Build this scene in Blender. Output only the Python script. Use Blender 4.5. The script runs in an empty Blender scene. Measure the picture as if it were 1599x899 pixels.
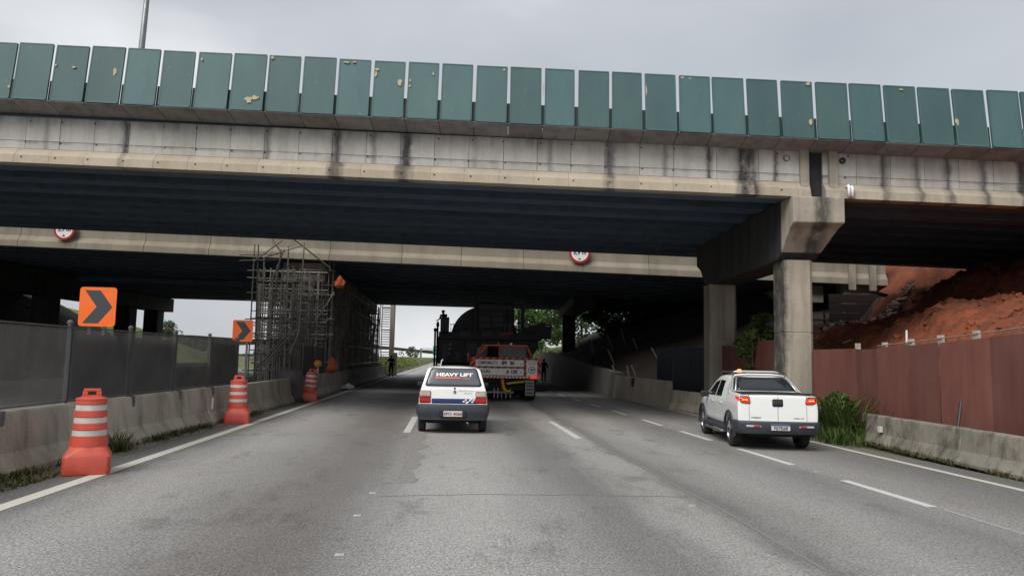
import bpy, bmesh, math, random
from mathutils import Vector, Matrix, noise
from mathutils.bvhtree import BVHTree
R = math.radians
SC = bpy.context.scene
COL = SC.collection
random.seed(7)

# ------------------------------------------------------------------ camera, sky, sun, exposure
YAW, PITCH, ROLL, CAM_H = R(-4.789), R(5.468), R(1.2), 1.67
cam_data = bpy.data.cameras.new('camera')
cam_data.lens = 26.0; cam_data.sensor_width = 36.0; cam_data.clip_start = 0.05; cam_data.clip_end = 6000
cam = bpy.data.objects.new('camera', cam_data); COL.objects.link(cam)
cam.matrix_world = (Matrix.Translation((0, 0, CAM_H)) @ Matrix.Rotation(YAW, 4, 'Z') @
                    Matrix.Rotation(math.pi/2 + PITCH, 4, 'X') @ Matrix.Rotation(ROLL, 4, 'Z'))
SC.camera = cam

SUN_EL, SUN_AZ = 48, 220          # soft overcast sun, behind and to the left of the camera
w = bpy.data.worlds.new('World'); SC.world = w; w.use_nodes = True
nt = w.node_tree; nt.nodes.clear()
def N(nt, t, **k):
    n = nt.nodes.new(t)
    for a, v in k.items(): setattr(n, a, v)
    return n
out = N(nt, 'ShaderNodeOutputWorld'); mix = N(nt, 'ShaderNodeMixShader')
bg1 = N(nt, 'ShaderNodeBackground'); bg2 = N(nt, 'ShaderNodeBackground')
sky = N(nt, 'ShaderNodeTexSky', sky_type='NISHITA', sun_disc=False)
sky.sun_elevation = R(SUN_EL); sky.sun_rotation = R(SUN_AZ); sky.air_density = 1.5; sky.dust_density = 4.0
nt.links.new(sky.outputs[0], bg1.inputs[0]); bg1.inputs[1].default_value = 0.06
tc = N(nt, 'ShaderNodeTexCoord'); mp = N(nt, 'ShaderNodeMapping'); mp.inputs['Scale'].default_value = (1.0, 1.0, 2.2)
mp.inputs['Location'].default_value = (2.1, 0.15, 2.4)
nz = N(nt, 'ShaderNodeTexNoise'); nz.inputs['Scale'].default_value = 1.7; nz.inputs['Detail'].default_value = 5; nz.inputs['Roughness'].default_value = 0.45
rp = N(nt, 'ShaderNodeValToRGB')
cr = rp.color_ramp; cr.elements[0].position = 0.36; cr.elements[0].color = (0.46, 0.485, 0.525, 1)
cr.elements[1].position = 0.72; cr.elements[1].color = (0.95, 0.96, 0.97, 1)
e = cr.elements.new(0.52); e.color = (0.55, 0.575, 0.615, 1)
nt.links.new(tc.outputs['Generated'], mp.inputs[0]); nt.links.new(mp.outputs[0], nz.inputs['Vector'])
nt.links.new(nz.outputs[0], rp.inputs[0]); nt.links.new(rp.outputs[0], bg2.inputs[0]); bg2.inputs[1].default_value = 0.585
mix.inputs[0].default_value = 0.9
nt.links.new(bg1.outputs[0], mix.inputs[1]); nt.links.new(bg2.outputs[0], mix.inputs[2]); nt.links.new(mix.outputs[0], out.inputs[0])

sd = bpy.data.lights.new('sun', 'SUN'); sd.energy = 1.5; sd.angle = R(40); sd.color = (1.0, 0.975, 0.94)
sun = bpy.data.objects.new('sun', sd); COL.objects.link(sun)
az = R(SUN_AZ)
tosun = Vector((math.sin(az)*math.cos(R(SUN_EL)), math.cos(az)*math.cos(R(SUN_EL)), math.sin(R(SUN_EL))))
sun.rotation_euler = tosun.to_track_quat('Z', 'Y').to_euler(); sun.location = tosun*60

vs = SC.view_settings
vs.view_transform = 'Standard'; vs.look = 'None'; vs.exposure = 0.95; vs.gamma = 1.0; vs.use_curve_mapping = False
SC.cycles.max_bounces = 6; SC.cycles.diffuse_bounces = 3; SC.cycles.glossy_bounces = 3; SC.cycles.caustics_reflective = False; SC.cycles.caustics_refractive = False

# ------------------------------------------------------------------ helpers
def tag(o, label=None, cat=None, group=None, kind=None):
    if label: o['label'] = label
    if cat: o['category'] = cat
    if group: o['group'] = group
    if kind: o['kind'] = kind
    return o
def empty(name, loc=(0, 0, 0), rz=0.0, parent=None):
    o = bpy.data.objects.new(name, None); COL.objects.link(o); o.location = loc; o.rotation_euler = (0, 0, rz)
    o.empty_display_size = 0.1
    if parent: o.parent = parent
    return o
def link(name, me, parent=None, loc=None, rot=None, scale=None):
    o = bpy.data.objects.new(name, me); COL.objects.link(o)
    if parent: o.parent = parent
    if loc is not None: o.location = loc
    if rot is not None: o.rotation_euler = rot
    if scale is not None: o.scale = scale
    return o
def thing(name, label, cat, loc=(0, 0, 0), rz=0.0, group=None):
    return tag(empty(name, loc, rz), label, cat, group)

class MB:
    def __init__(s): s.v = []; s.f = []; s.m = []; s.mi = 0
    def quadstrip(s, rings, closed=True, caps=True):
        b = len(s.v); n = len(rings[0])
        for r in rings: s.v += [tuple(p) for p in r]
        for i in range(len(rings)-1):
            for j in range(n if closed else n-1):
                k = (j+1) % n
                s.f.append((b+i*n+j, b+i*n+k, b+(i+1)*n+k, b+(i+1)*n+j)); s.m.append(s.mi)
        if caps and closed:
            s.f.append(tuple(b+j for j in range(n))[::-1]); s.m.append(s.mi)
            s.f.append(tuple(b+(len(rings)-1)*n+j for j in range(n))); s.m.append(s.mi)
        return s
    def box(s, x0, x1, y0, y1, z0, z1):
        return s.quadstrip([[(x0, y0, z0), (x1, y0, z0), (x1, y1, z0), (x0, y1, z0)], [(x0, y0, z1), (x1, y0, z1), (x1, y1, z1), (x0, y1, z1)]])
    def obox(s, c, size, M=None):
        b = len(s.v); s.box(-size[0]/2, size[0]/2, -size[1]/2, size[1]/2, -size[2]/2, size[2]/2)
        M = M or Matrix.Identity(3)
        for i in range(b, len(s.v)): s.v[i] = tuple(M @ Vector(s.v[i]) + Vector(c))
        return s
    def tube(s, pts, r, n=6, caps=True):
        pts = [Vector(p) for p in pts]; rs = r if isinstance(r, (list, tuple)) else [r]*len(pts)
        rings = []; up = None
        for i, p in enumerate(pts):
            d = (pts[min(i+1, len(pts)-1)] - pts[max(i-1, 0)]).normalized()
            if up is None:
                up = Vector((0, 0, 1)) if abs(d.z) < 0.9 else Vector((1, 0, 0))
            a = d.cross(up)
            if a.length < 1e-4: a = d.cross(Vector((0, 1, 0)))
            a.normalize(); b2 = d.cross(a).normalized(); up = a.cross(d)
            rings.append([p + (a*math.cos(2*math.pi*j/n) + b2*math.sin(2*math.pi*j/n))*rs[i] for j in range(n)])
        return s.quadstrip(rings, True, caps)
    def prism(s, poly, y0, y1, axis='y'):
        # poly in (a,b): axis y -> (x,z) ; x -> (y,z) ; z -> (x,y)
        def P(a, b, c): return {'y': (a, c, b), 'x': (c, a, b), 'z': (a, b, c)}[axis]
        return s.quadstrip([[P(a, b, y0) for a, b in poly], [P(a, b, y1) for a, b in poly]])
    def lathe(s, prof, n=24, c=(0, 0, 0), axis='z', caps=True):
        rings = []
        for r, h in prof:
            ring = []
            for j in range(n):
                t = 2*math.pi*j/n; a, b = r*math.cos(t), r*math.sin(t)
                ring.append({'z': (c[0]+a, c[1]+b, c[2]+h), 'x': (c[0]+h, c[1]+a, c[2]+b), 'y': (c[0]+a, c[1]+h, c[2]+b)}[axis])
            rings.append(ring)
        return s.quadstrip(rings, True, caps)
    def face(s, *pts):
        b = len(s.v); s.v += [tuple(p) for p in pts]; s.f.append(tuple(range(b, b+len(pts)))); s.m.append(s.mi); return s
    def mesh(s, name, mats, smooth=False):
        me = bpy.data.meshes.new(name); me.from_pydata(s.v, [], s.f)
        if not isinstance(mats, (list, tuple)): mats = [mats]
        for m in mats: me.materials.append(m)
        me.polygons.foreach_set('material_index', s.m)
        bm = bmesh.new(); bm.from_mesh(me); bmesh.ops.recalc_face_normals(bm, faces=bm.faces); bm.to_mesh(me); bm.free()
        if smooth: me.polygons.foreach_set('use_smooth', [True]*len(me.polygons))
        me.update(); return me
    def build(s, name, mats, parent=None, smooth=False, bevel=0, loc=None, rot=None, auto=None, seg=2):
        o = link(name, s.mesh(name, mats, smooth or auto is not None), parent, loc, rot)
        if bevel:
            b = o.modifiers.new('b', 'BEVEL'); b.width = bevel; b.segments = seg; b.limit_method = 'ANGLE'; b.angle_limit = R(35)
        if auto is not None: sharp(o.data, auto)
        return o
def sharp(me, deg):
    bm = bmesh.new(); bm.from_mesh(me); a = R(deg)
    for f in bm.faces: f.smooth = True
    for e in bm.edges:
        if len(e.link_faces) == 2 and e.calc_face_angle(0) > a: e.smooth = False
    bm.to_mesh(me); bm.free()
def rrect(x0, x1, z0, z1, r, n=4):
    pts = []
    for cx, cz, a0 in ((x1-r, z1-r, 0), (x0+r, z1-r, 90), (x0+r, z0+r, 180), (x1-r, z0+r, 270)):
        for k in range(n+1):
            a = R(a0 + 90*k/n); pts.append((cx+r*math.cos(a), cz+r*math.sin(a)))
    return pts
def baked(o):
    dg = bpy.context.evaluated_depsgraph_get(); dg.update()
    return bpy.data.meshes.new_from_object(o.evaluated_get(dg), depsgraph=dg)
def text_mesh(body, size, mat, width=1.0, extrude=0.0, offset=0.0, align='CENTER'):
    cu = bpy.data.curves.new('txt', 'FONT'); cu.body = body; cu.size = size; cu.align_x = align; cu.align_y = 'CENTER'
    cu.extrude = extrude; cu.offset = offset; cu.resolution_u = 3
    o = bpy.data.objects.new('txt', cu); COL.objects.link(o)
    me = baked(o); bpy.data.objects.remove(o); bpy.data.curves.remove(cu)
    for v in me.vertices: v.co.x *= width
    me.materials.clear(); me.materials.append(mat)
    return me
def textobj(name, body, size, mat, parent, loc, rot=(math.pi/2, 0, 0), width=1.0, extrude=0.002, offset=0.0, align='CENTER'):
    return link(name, text_mesh(body, size, mat, width, extrude, offset, align), parent, loc, rot)

# ------------------------------------------------------------------ materials
def base_mat(name):
    m = bpy.data.materials.new(name); m.use_nodes = True
    return m, m.node_tree, m.node_tree.nodes['Principled BSDF']
def mixc(nt, fac, a, b, blend='MIX'):
    n = N(nt, 'ShaderNodeMix', data_type='RGBA', blend_type=blend)
    for s, v in (('Factor', fac), ('A', a), ('B', b)):
        i = {'Factor': 0, 'A': 6, 'B': 7}[s]
        if hasattr(v, 'links'): nt.links.new(v, n.inputs[i])
        else: n.inputs[i].default_value = v if s == 'Factor' else (*v, 1)
    return n.outputs[2]
def noisef(nt, scale, detail=4, rough=0.6, stretch=(1, 1, 1), lo=0.35, hi=0.65, coord='Object', off=None):
    tc = N(nt, 'ShaderNodeTexCoord'); mp = N(nt, 'ShaderNodeMapping'); mp.inputs['Scale'].default_value = stretch
    nz = N(nt, 'ShaderNodeTexNoise'); nz.inputs['Scale'].default_value = scale; nz.inputs['Detail'].default_value = detail; nz.inputs['Roughness'].default_value = rough
    if coord == 'World':
        g = N(nt, 'ShaderNodeNewGeometry'); nt.links.new(g.outputs['Position'], mp.inputs[0])
    else: nt.links.new(tc.outputs[coord], mp.inputs[0])
    if off: mp.inputs['Location'].default_value = off
    nt.links.new(mp.outputs[0], nz.inputs['Vector'])
    mr = N(nt, 'ShaderNodeMapRange'); mr.inputs[1].default_value = lo; mr.inputs[2].default_value = hi
    nt.links.new(nz.outputs[0], mr.inputs[0]); return mr.outputs[0]
def bump(nt, bsdf, h, strength=0.3, dist=0.02):
    b = N(nt, 'ShaderNodeBump'); b.inputs['Strength'].default_value = strength; b.inputs['Distance'].default_value = dist
    nt.links.new(h, b.inputs['Height']); nt.links.new(b.outputs[0], bsdf.inputs['Normal'])
def simple(name, c, rough=0.5, metal=0.0, var=0.0, vscale=3.0, vcol=None, bmp=0.0, bscale=60, coat=0.0, rnd=0.0, coord='Object', stretch=(1, 1, 1), lo=0.35, hi=0.65, emit=None, estr=0):
    m, nt, b = base_mat(name)
    b.inputs['Roughness'].default_value = rough; b.inputs['Metallic'].default_value = metal; b.inputs['Coat Weight'].default_value = coat
    col = None
    if var:
        f = noisef(nt, vscale, 5, 0.6, stretch, lo, hi, coord)
        mm = N(nt, 'ShaderNodeMath', operation='MULTIPLY'); mm.inputs[1].default_value = var; nt.links.new(f, mm.inputs[0])
        col = mixc(nt, mm.outputs[0], c, vcol or tuple(x*0.4 for x in c))
    if rnd:
        oi = N(nt, 'ShaderNodeObjectInfo'); mr = N(nt, 'ShaderNodeMapRange'); mr.inputs[3].default_value = 1-rnd; mr.inputs[4].default_value = 1+rnd*0.5
        nt.links.new(oi.outputs['Random'], mr.inputs[0])
        cb = N(nt, 'ShaderNodeCombineColor')
        for i in range(3): nt.links.new(mr.outputs[0], cb.inputs[i])
        col = mixc(nt, 1.0, col if col is not None else c, cb.outputs[0], 'MULTIPLY')
    if col is not None: nt.links.new(col, b.inputs['Base Color'])
    else: b.inputs['Base Color'].default_value = (*c, 1)
    if bmp: bump(nt, b, noisef(nt, bscale, 3, 0.6, (1, 1, 1), 0, 1, coord), bmp, 0.01)
    if emit: b.inputs['Emission Color'].default_value = (*emit, 1); b.inputs['Emission Strength'].default_value = estr
    return m
M = {}
M['white_paint'] = simple('white_car_paint', (0.84, 0.85, 0.83), 0.28, coat=0.6, var=0.2, vscale=1.5, vcol=(0.62, 0.60, 0.55), stretch=(1, 1, 2.5), lo=.4, hi=.8)
M['pickup_paint'] = simple('pickup_paint', (0.86, 0.87, 0.85), 0.25, coat=0.6, var=0.15, vscale=2, vcol=(0.66, 0.65, 0.61), lo=.45, hi=.85)
M['glass'] = simple('dark_glass', (0.012, 0.014, 0.018), 0.06, coat=0.4)
M['tint'] = simple('tinted_glass', (0.10, 0.103, 0.125), 0.15, coat=0.3, var=.3, vscale=4)
M['rubber'] = simple('tyre_rubber', (0.016, 0.016, 0.017), 0.85, var=.5, vscale=6, vcol=(0.05, 0.045, 0.04))
M['plastic'] = simple('dark_plastic', (0.035, 0.042, 0.054), 0.5, var=.5, vscale=5, vcol=(0.06, 0.062, 0.068))
M['black'] = simple('black_plastic', (0.012, 0.012, 0.014), 0.55)
M['under'] = simple('underbody', (0.01, 0.01, 0.011), 0.9)
M['alloy'] = simple('alloy', (0.45, 0.46, 0.48), 0.3, 1.0, var=.5, vscale=9)
M['steelw'] = simple('steel_wheel', (0.07, 0.07, 0.075), 0.55, 0.4)
M['chrome'] = simple('chrome', (0.75, 0.76, 0.78), 0.15, 1.0)
M['satin'] = simple('satin_silver', (0.62, 0.63, 0.64), 0.35, 0.6)
M['redlamp'] = simple('red_lens', (0.40, 0.008, 0.008), 0.3)
M['redlit'] = simple('lit_red_lens', (0.6, 0.012, 0.01), 0.18, coat=.5, emit=(1, .04, .02), estr=.3)
M['amberlit'] = simple('lit_amber', (0.9, 0.25, 0.02), 0.3, emit=(1, .30, .04), estr=1.1)
M['clearlamp'] = simple('clear_lens', (0.52, 0.48, 0.44), 0.25, var=.8, vscale=26, vcol=(.34, .17, .13))
M['white'] = simple('white_sheet', (0.9, 0.9, 0.9), 0.45, var=.3, vscale=5, vcol=(.5, .5, .5))
M['ink'] = simple('black_ink', (0.012, 0.012, 0.016), 0.5)
M['greyink'] = simple('grey_ink', (0.16, 0.16, 0.17), 0.5)
M['blue'] = simple('blue_vinyl', (0.012, 0.03, 0.13), 0.35)
M['platewhite'] = simple('plate_white', (0.62, 0.62, 0.60), 0.4)
M['platered'] = simple('plate_ink_red', (0.30, 0.05, 0.04), 0.5)
M['plateblue'] = simple('plate_blue', (0.02, 0.06, 0.25), 0.4)
M['vinylwhite'] = simple('white_vinyl', (0.85, 0.85, 0.85), 0.4)
M['vinylorange'] = simple('orange_vinyl', (0.80, 0.17, 0.06), 0.4)
M['signorange'] = simple('orange_sheeting', (0.95, 0.17, 0.02), 0.4, var=.3, vscale=4, vcol=(.75, .12, .02))
M['signdark'] = simple('chevron_black', (0.045, 0.05, 0.058), 0.5)
M['drum'] = simple('drum_orange_plastic', (0.70, 0.105, 0.065), 0.45, var=.55, vscale=4, vcol=(0.36, 0.075, 0.055), stretch=(1, 1, .6), bmp=.05, bscale=20)
M['drumwhite'] = simple('drum_reflective_white', (0.66, 0.63, 0.60), 0.4, var=.5, vscale=6, vcol=(0.42, 0.38, 0.34))
M['galv'] = simple('galvanised_steel', (0.24, 0.25, 0.26), 0.45, 0.7, var=.5, vscale=4, vcol=(.12, .12, .12))
M['tube'] = simple('scaffold_tube', (0.42, 0.40, 0.37), 0.55, 0.3, var=.8, vscale=2, vcol=(.15, .125, .10), rnd=.5)
M['plank'] = simple('scaffold_plank', (0.13, 0.09, 0.06), 0.8, var=.6, vscale=4)
M['meshmetal'] = simple('expanded_mesh', (0.155, 0.148, 0.138), 0.6, 0.2, var=.5, vscale=2)
M['fencepost'] = simple('fence_post', (0.15, 0.15, 0.155), 0.55, 0.4, var=.5, vscale=5)
M['screen'] = simple('dark_screen', (0.075, 0.068, 0.068), 0.7, var=.4, vscale=3)
M['bark'] = simple('bark', (0.09, 0.07, 0.05), 0.9, var=.6, vscale=6, bmp=.5, bscale=12)
M['machine'] = simple('machine_black', (0.034, 0.038, 0.048), 0.5, var=.5, vscale=1.2, vcol=(0.035, 0.033, 0.034))
M['machine2'] = simple('machine_grey', (0.11, 0.118, 0.135), 0.5, var=.5, vscale=2)
M['truckorange'] = simple('truck_orange', (0.75, 0.14, 0.05), 0.5, var=.5, vscale=4, vcol=(.25, .05, .03))
M['yellowhose'] = simple('yellow_hose', (0.55, 0.52, 0.03), 0.5, var=.4, vscale=6)
M['redhose'] = simple('red_hose', (0.5, 0.04, 0.03), 0.5)
M['greysheet'] = simple('grey_polycarbonate', (0.20, 0.20, 0.20), 0.3, var=.5, vscale=3)
M['greensign'] = simple('green_sign', (0.01, 0.22, 0.13), 0.4)
M['clothorange'] = simple('orange_cloth', (0.60, 0.13, 0.05), 0.9, var=.5, vscale=8)
M['bag'] = simple('white_plastic_bag', (0.55, 0.56, 0.57), 0.5)
M['skin'] = simple('skin', (0.25, 0.13, 0.08), 0.6)
M['navy'] = simple('navy_workwear', (0.012, 0.018, 0.045), 0.85, var=.4, vscale=8)
M['darkcloth'] = simple('dark_clothing', (0.02, 0.018, 0.018), 0.9, var=.4, vscale=8)
M['reflect'] = simple('reflective_tape', (0.5, 0.5, 0.5), 0.4)
M['vest'] = simple('hi_vis_vest', (0.55, 0.6, 0.05), 0.7)
M['boot'] = simple('boot_leather', (0.015, 0.013, 0.012), 0.7)
M['rebar'] = simple('rubble_grey', (0.50, 0.46, 0.42), 0.9, var=.5, vscale=5)
M['fade'] = simple('dead_wood', (0.22, 0.19, 0.16), 0.9)
M['hood'] = simple('shaded_brown_board', (0.045, 0.030, 0.026), 0.85, var=.5, vscale=3)  # brown boards with the wall's shadow put into their colour

def foliage(name, c1, c2, scale=0.9, trans=0.25):
    m, nt, b = base_mat(name)
    f = noisef(nt, scale, 3, 0.6, (1, 1, 1), .35, .65, 'World')
    col = mixc(nt, f, c1, c2); nt.links.new(col, b.inputs['Base Color'])
    b.inputs['Roughness'].default_value = 0.65; b.inputs['Specular IOR Level'].default_value = 0.25
    tr = N(nt, 'ShaderNodeBsdfTranslucent'); nt.links.new(col, tr.inputs[0])
    ms = N(nt, 'ShaderNodeMixShader'); ms.inputs[0].default_value = trans
    o = nt.nodes['Material Output']
    nt.links.new(b.outputs[0], ms.inputs[1]); nt.links.new(tr.outputs[0], ms.inputs[2]); nt.links.new(ms.outputs[0], o.inputs[0])
    return m
M['leaf'] = foliage('leaf_green', (0.035, 0.075, 0.018), (0.085, 0.15, 0.035))
M['leafdark'] = foliage('leaf_dark', (0.02, 0.045, 0.015), (0.05, 0.09, 0.025))
M['leaffar'] = foliage('leaf_far', (0.07, 0.10, 0.06), (0.14, 0.17, 0.10), .3)  # paler green, distance haze mixed into the leaf colour
M['grass'] = foliage('grass_green', (0.045, 0.085, 0.018), (0.12, 0.165, 0.045), 1.5)
M['grassyellow'] = foliage('grass_yellow_green', (0.09, 0.13, 0.03), (0.22, 0.24, 0.07), .5)
M['weed'] = foliage('weed_dry', (0.04, 0.06, 0.018), (0.14, 0.12, 0.055), 3)

# asphalt with lane bands worn across the road
def asphalt():
    m, nt, b = base_mat('asphalt')
    tc = N(nt, 'ShaderNodeTexCoord'); sx = N(nt, 'ShaderNodeSeparateXYZ'); nt.links.new(tc.outputs['Object'], sx.inputs[0])
    d1 = noisef(nt, 1.6, 6, 0.75, (1, .25, 1), 0.2, 0.8)
    a = N(nt, 'ShaderNodeMath', operation='MULTIPLY_ADD'); a.inputs[1].default_value = .55; nt.links.new(d1, a.inputs[0]); nt.links.new(sx.outputs[0], a.inputs[2])
    mr = N(nt, 'ShaderNodeMapRange'); mr.inputs[1].default_value = -6.0+.28; mr.inputs[2].default_value = 10.0+.28; nt.links.new(a.outputs[0], mr.inputs[0])
    rp = N(nt, 'ShaderNodeValToRGB'); cr = rp.color_ramp
    st = [(-6, 0.168, 0.164, 0.157), (-5.0, 0.174, 0.169, 0.162), (-4.75, 0.213, 0.207, 0.199), (-4.5, 0.258, 0.251, 0.241), (-4.2, 0.403, 0.392, 0.377), (-3.6, 0.504, 0.489, 0.472), (-3.0, 0.448, 0.436, 0.419), (-2.5, 0.381, 0.370, 0.356), (-2.15, 0.302, 0.287, 0.271), (-1.6, 0.252, 0.237, 0.224), (-1.15, 0.269, 0.254, 0.241), (-0.85, 0.336, 0.327, 0.315), (-0.3, 0.504, 0.489, 0.472), (0.4, 0.526, 0.512, 0.492), (1.1, 0.426, 0.413, 0.398), (1.6, 0.302, 0.293, 0.282), (2.05, 0.302, 0.293, 0.282), (2.5, 0.493, 0.479, 0.460), (2.9, 0.482, 0.468, 0.450), (3.15, 0.269, 0.261, 0.251), (3.5, 0.403, 0.392, 0.377), (4.2, 0.470, 0.457, 0.440), (4.8, 0.358, 0.348, 0.335), (5.4, 0.302, 0.293, 0.282), (6.05, 0.426, 0.413, 0.398), (6.8, 0.336, 0.327, 0.315), (7.6, 0.246, 0.240, 0.231), (9, 0.190, 0.185, 0.178)]
    els = cr.elements
    while len(els) > 1: els.remove(els[0])
    els[0].position = (st[0][0]+6)/16; els[0].color = (*st[0][1:], 1)
    for s in st[1:]:
        e = els.new((s[0]+6)/16); e.color = (*s[1:], 1)
    nt.links.new(mr.outputs[0], rp.inputs[0])
    big = noisef(nt, 0.35, 4, 0.6, (1, .35, 1), .3, .7, off=(3, 1, 0))
    col = mixc(nt, big, rp.outputs[0], (0.74, 0.73, 0.72), 'MULTIPLY')
    pat = noisef(nt, 1.4, 6, .7, (1, .5, 1), .56, .68, off=(8, 3, 1))       # ravelled dark patches
    pm = N(nt, 'ShaderNodeMath', operation='MULTIPLY'); pm.inputs[1].default_value = .5; nt.links.new(pat, pm.inputs[0])
    col = mixc(nt, pm.outputs[0], col, (.12, .108, .098))
    gr = noisef(nt, 40, 4, 0.9, (1, .7, 1), .44, .62)
    col = mixc(nt, gr, col, mixc(nt, 1.0, col, (0.40, 0.395, 0.39), 'MULTIPLY'))
    g2 = noisef(nt, 11, 5, .8, (1, .6, 1), .48, .66, off=(4, 2, 7)); g2m = N(nt, 'ShaderNodeMath', operation='MULTIPLY'); g2m.inputs[1].default_value = .35; nt.links.new(g2, g2m.inputs[0])
    col = mixc(nt, g2m.outputs[0], col, mixc(nt, 1.0, col, (.5, .49, .48), 'MULTIPLY'))
    sp = noisef(nt, 130, 2, .5, (1, 1, 1), .62, .72)
    sm = N(nt, 'ShaderNodeMath', operation='MULTIPLY'); sm.inputs[1].default_value = .95; nt.links.new(sp, sm.inputs[0])
    col = mixc(nt, sm.outputs[0], col, (.42, .40, .38))
    # transverse streaks of abrasion
    ts = noisef(nt, 3.0, 5, .7, (.18, 3.5, 1), .6, .74, off=(1, 9, 2))
    tm = N(nt, 'ShaderNodeMath', operation='MULTIPLY'); tm.inputs[1].default_value = .25; nt.links.new(ts, tm.inputs[0])
    col = mixc(nt, tm.outputs[0], col, (.13, .12, .11))
    nt.links.new(col, b.inputs['Base Color']); b.inputs['Roughness'].default_value = .82
    bump(nt, b, gr, .6, .010)
    return m
M['asphalt'] = asphalt()
M['asphalt2'] = simple('old_asphalt', (.16, .155, .15), .85, var=.5, vscale=1.5, vcol=(.1, .095, .09), bmp=.3)
def paint(name, c, wear):
    m, nt, b = base_mat(name)
    f = noisef(nt, 9, 6, .75, (1, 1, 1), .5-wear, .78-wear); g = noisef(nt, 60, 3, .7, (1, 1, 1), .42, .7)
    mx = N(nt, 'ShaderNodeMath', operation='MAXIMUM'); nt.links.new(f, mx.inputs[0])
    g2 = N(nt, 'ShaderNodeMath', operation='MULTIPLY'); g2.inputs[1].default_value = .5; nt.links.new(g, g2.inputs[0]); nt.links.new(g2.outputs[0], mx.inputs[1])
    nt.links.new(mixc(nt, mx.outputs[0], c, (.2, .19, .18)), b.inputs['Base Color']); b.inputs['Roughness'].default_value = .7
    return m
M['paint'] = paint('road_paint', (.62, .61, .58), -.08)
M['paintworn'] = paint('worn_road_paint', (.36, .35, .33), .06)
M['paintcream'] = paint('cream_edge_paint', (.60, .57, .49), -.1)

# stained concrete; extra run-off streaks and a shaded column face at given positions
def concrete(name, c, dark, streak=0.5, sscale=1.2, stain_shade_u=None, topdark=None, rough=.85, rnd=.08, blot=.5, zmul=.12):
    m, nt, b = base_mat(name)
    f = noisef(nt, .8, 6, .65, (1, 1, 1), .35, .7); s = noisef(nt, sscale*2, 5, .65, (1, 1, zmul), .45, .75)
    a1 = N(nt, 'ShaderNodeMath', operation='MULTIPLY'); a1.inputs[1].default_value = blot; nt.links.new(f, a1.inputs[0])
    a2 = N(nt, 'ShaderNodeMath', operation='MULTIPLY'); a2.inputs[1].default_value = streak; nt.links.new(s, a2.inputs[0])
    col = mixc(nt, a1.outputs[0], c, tuple(x*.62 for x in c)); col = mixc(nt, a2.outputs[0], col, dark)
    fine = noisef(nt, 22, 5, .7, (1, 1, 1), .3, .8)
    col = mixc(nt, fine, col, mixc(nt, 1.0, col, (.8, .79, .78), 'MULTIPLY'))
    if stain_shade_u:
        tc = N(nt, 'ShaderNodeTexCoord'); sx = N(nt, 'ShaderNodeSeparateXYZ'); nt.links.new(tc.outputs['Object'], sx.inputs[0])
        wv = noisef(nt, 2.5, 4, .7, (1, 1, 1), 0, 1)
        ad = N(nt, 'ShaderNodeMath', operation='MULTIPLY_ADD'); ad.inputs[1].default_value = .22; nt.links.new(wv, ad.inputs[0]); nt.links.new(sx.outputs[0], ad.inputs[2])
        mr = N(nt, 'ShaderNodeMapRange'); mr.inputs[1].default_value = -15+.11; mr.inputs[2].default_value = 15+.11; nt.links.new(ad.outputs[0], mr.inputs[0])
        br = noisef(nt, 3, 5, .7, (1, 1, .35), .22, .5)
        for c0 in range(0, len(stain_shade_u), 6):
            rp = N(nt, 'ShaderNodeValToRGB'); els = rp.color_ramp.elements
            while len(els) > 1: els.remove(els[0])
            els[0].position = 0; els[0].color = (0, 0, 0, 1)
            for u, wd, k in stain_shade_u[c0:c0+6]:
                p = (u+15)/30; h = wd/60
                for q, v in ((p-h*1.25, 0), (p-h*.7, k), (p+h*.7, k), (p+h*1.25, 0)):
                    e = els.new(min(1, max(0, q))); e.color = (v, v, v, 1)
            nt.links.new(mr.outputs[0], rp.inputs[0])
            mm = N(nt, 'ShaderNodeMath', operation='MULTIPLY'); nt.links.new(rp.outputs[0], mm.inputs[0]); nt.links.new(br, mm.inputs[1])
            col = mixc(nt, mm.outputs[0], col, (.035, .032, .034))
    if topdark:  # darker towards the top of each panel, edge broken by upright noise
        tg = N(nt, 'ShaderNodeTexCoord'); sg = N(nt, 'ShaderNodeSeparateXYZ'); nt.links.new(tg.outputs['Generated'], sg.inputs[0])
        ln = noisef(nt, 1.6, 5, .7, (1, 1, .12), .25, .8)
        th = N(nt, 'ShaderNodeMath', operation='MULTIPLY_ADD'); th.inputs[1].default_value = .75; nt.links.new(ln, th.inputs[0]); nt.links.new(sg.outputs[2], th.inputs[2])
        m3 = N(nt, 'ShaderNodeMapRange'); m3.inputs[1].default_value = 1.0; m3.inputs[2].default_value = 1.5; m3.inputs[4].default_value = topdark; nt.links.new(th.outputs[0], m3.inputs[0])
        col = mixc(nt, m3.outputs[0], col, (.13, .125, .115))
    if rnd:
        oi = N(nt, 'ShaderNodeObjectInfo'); mr2 = N(nt, 'ShaderNodeMapRange'); mr2.inputs[3].default_value = 1-rnd; mr2.inputs[4].default_value = 1+rnd
        nt.links.new(oi.outputs['Random'], mr2.inputs[0]); cb = N(nt, 'ShaderNodeCombineColor')
        for i in range(3): nt.links.new(mr2.outputs[0], cb.inputs[i])
        col = mixc(nt, 1.0, col, cb.outputs[0], 'MULTIPLY')
    nt.links.new(col, b.inputs['Base Color']); b.inputs['Roughness'].default_value = rough
    bump(nt, b, fine, .25, .01)
    return m
STAIN = [(-10.32, .2, .95), (-4.7, .22, .9), (-2.89, .28, .95), (2.51, .17, .85), (5.16, .18, .95), (6.13, .5, .97), (-12.4, .07, .45), (-11.2, .08, .5), (-8.15, .08, .5), (-6.57, .1, .65), (-3.76, .07, .5), (-1.09, .08, .5), (.95, .07, .45), (4.0, .09, .5), (6.95, .12, .85)]
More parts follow.
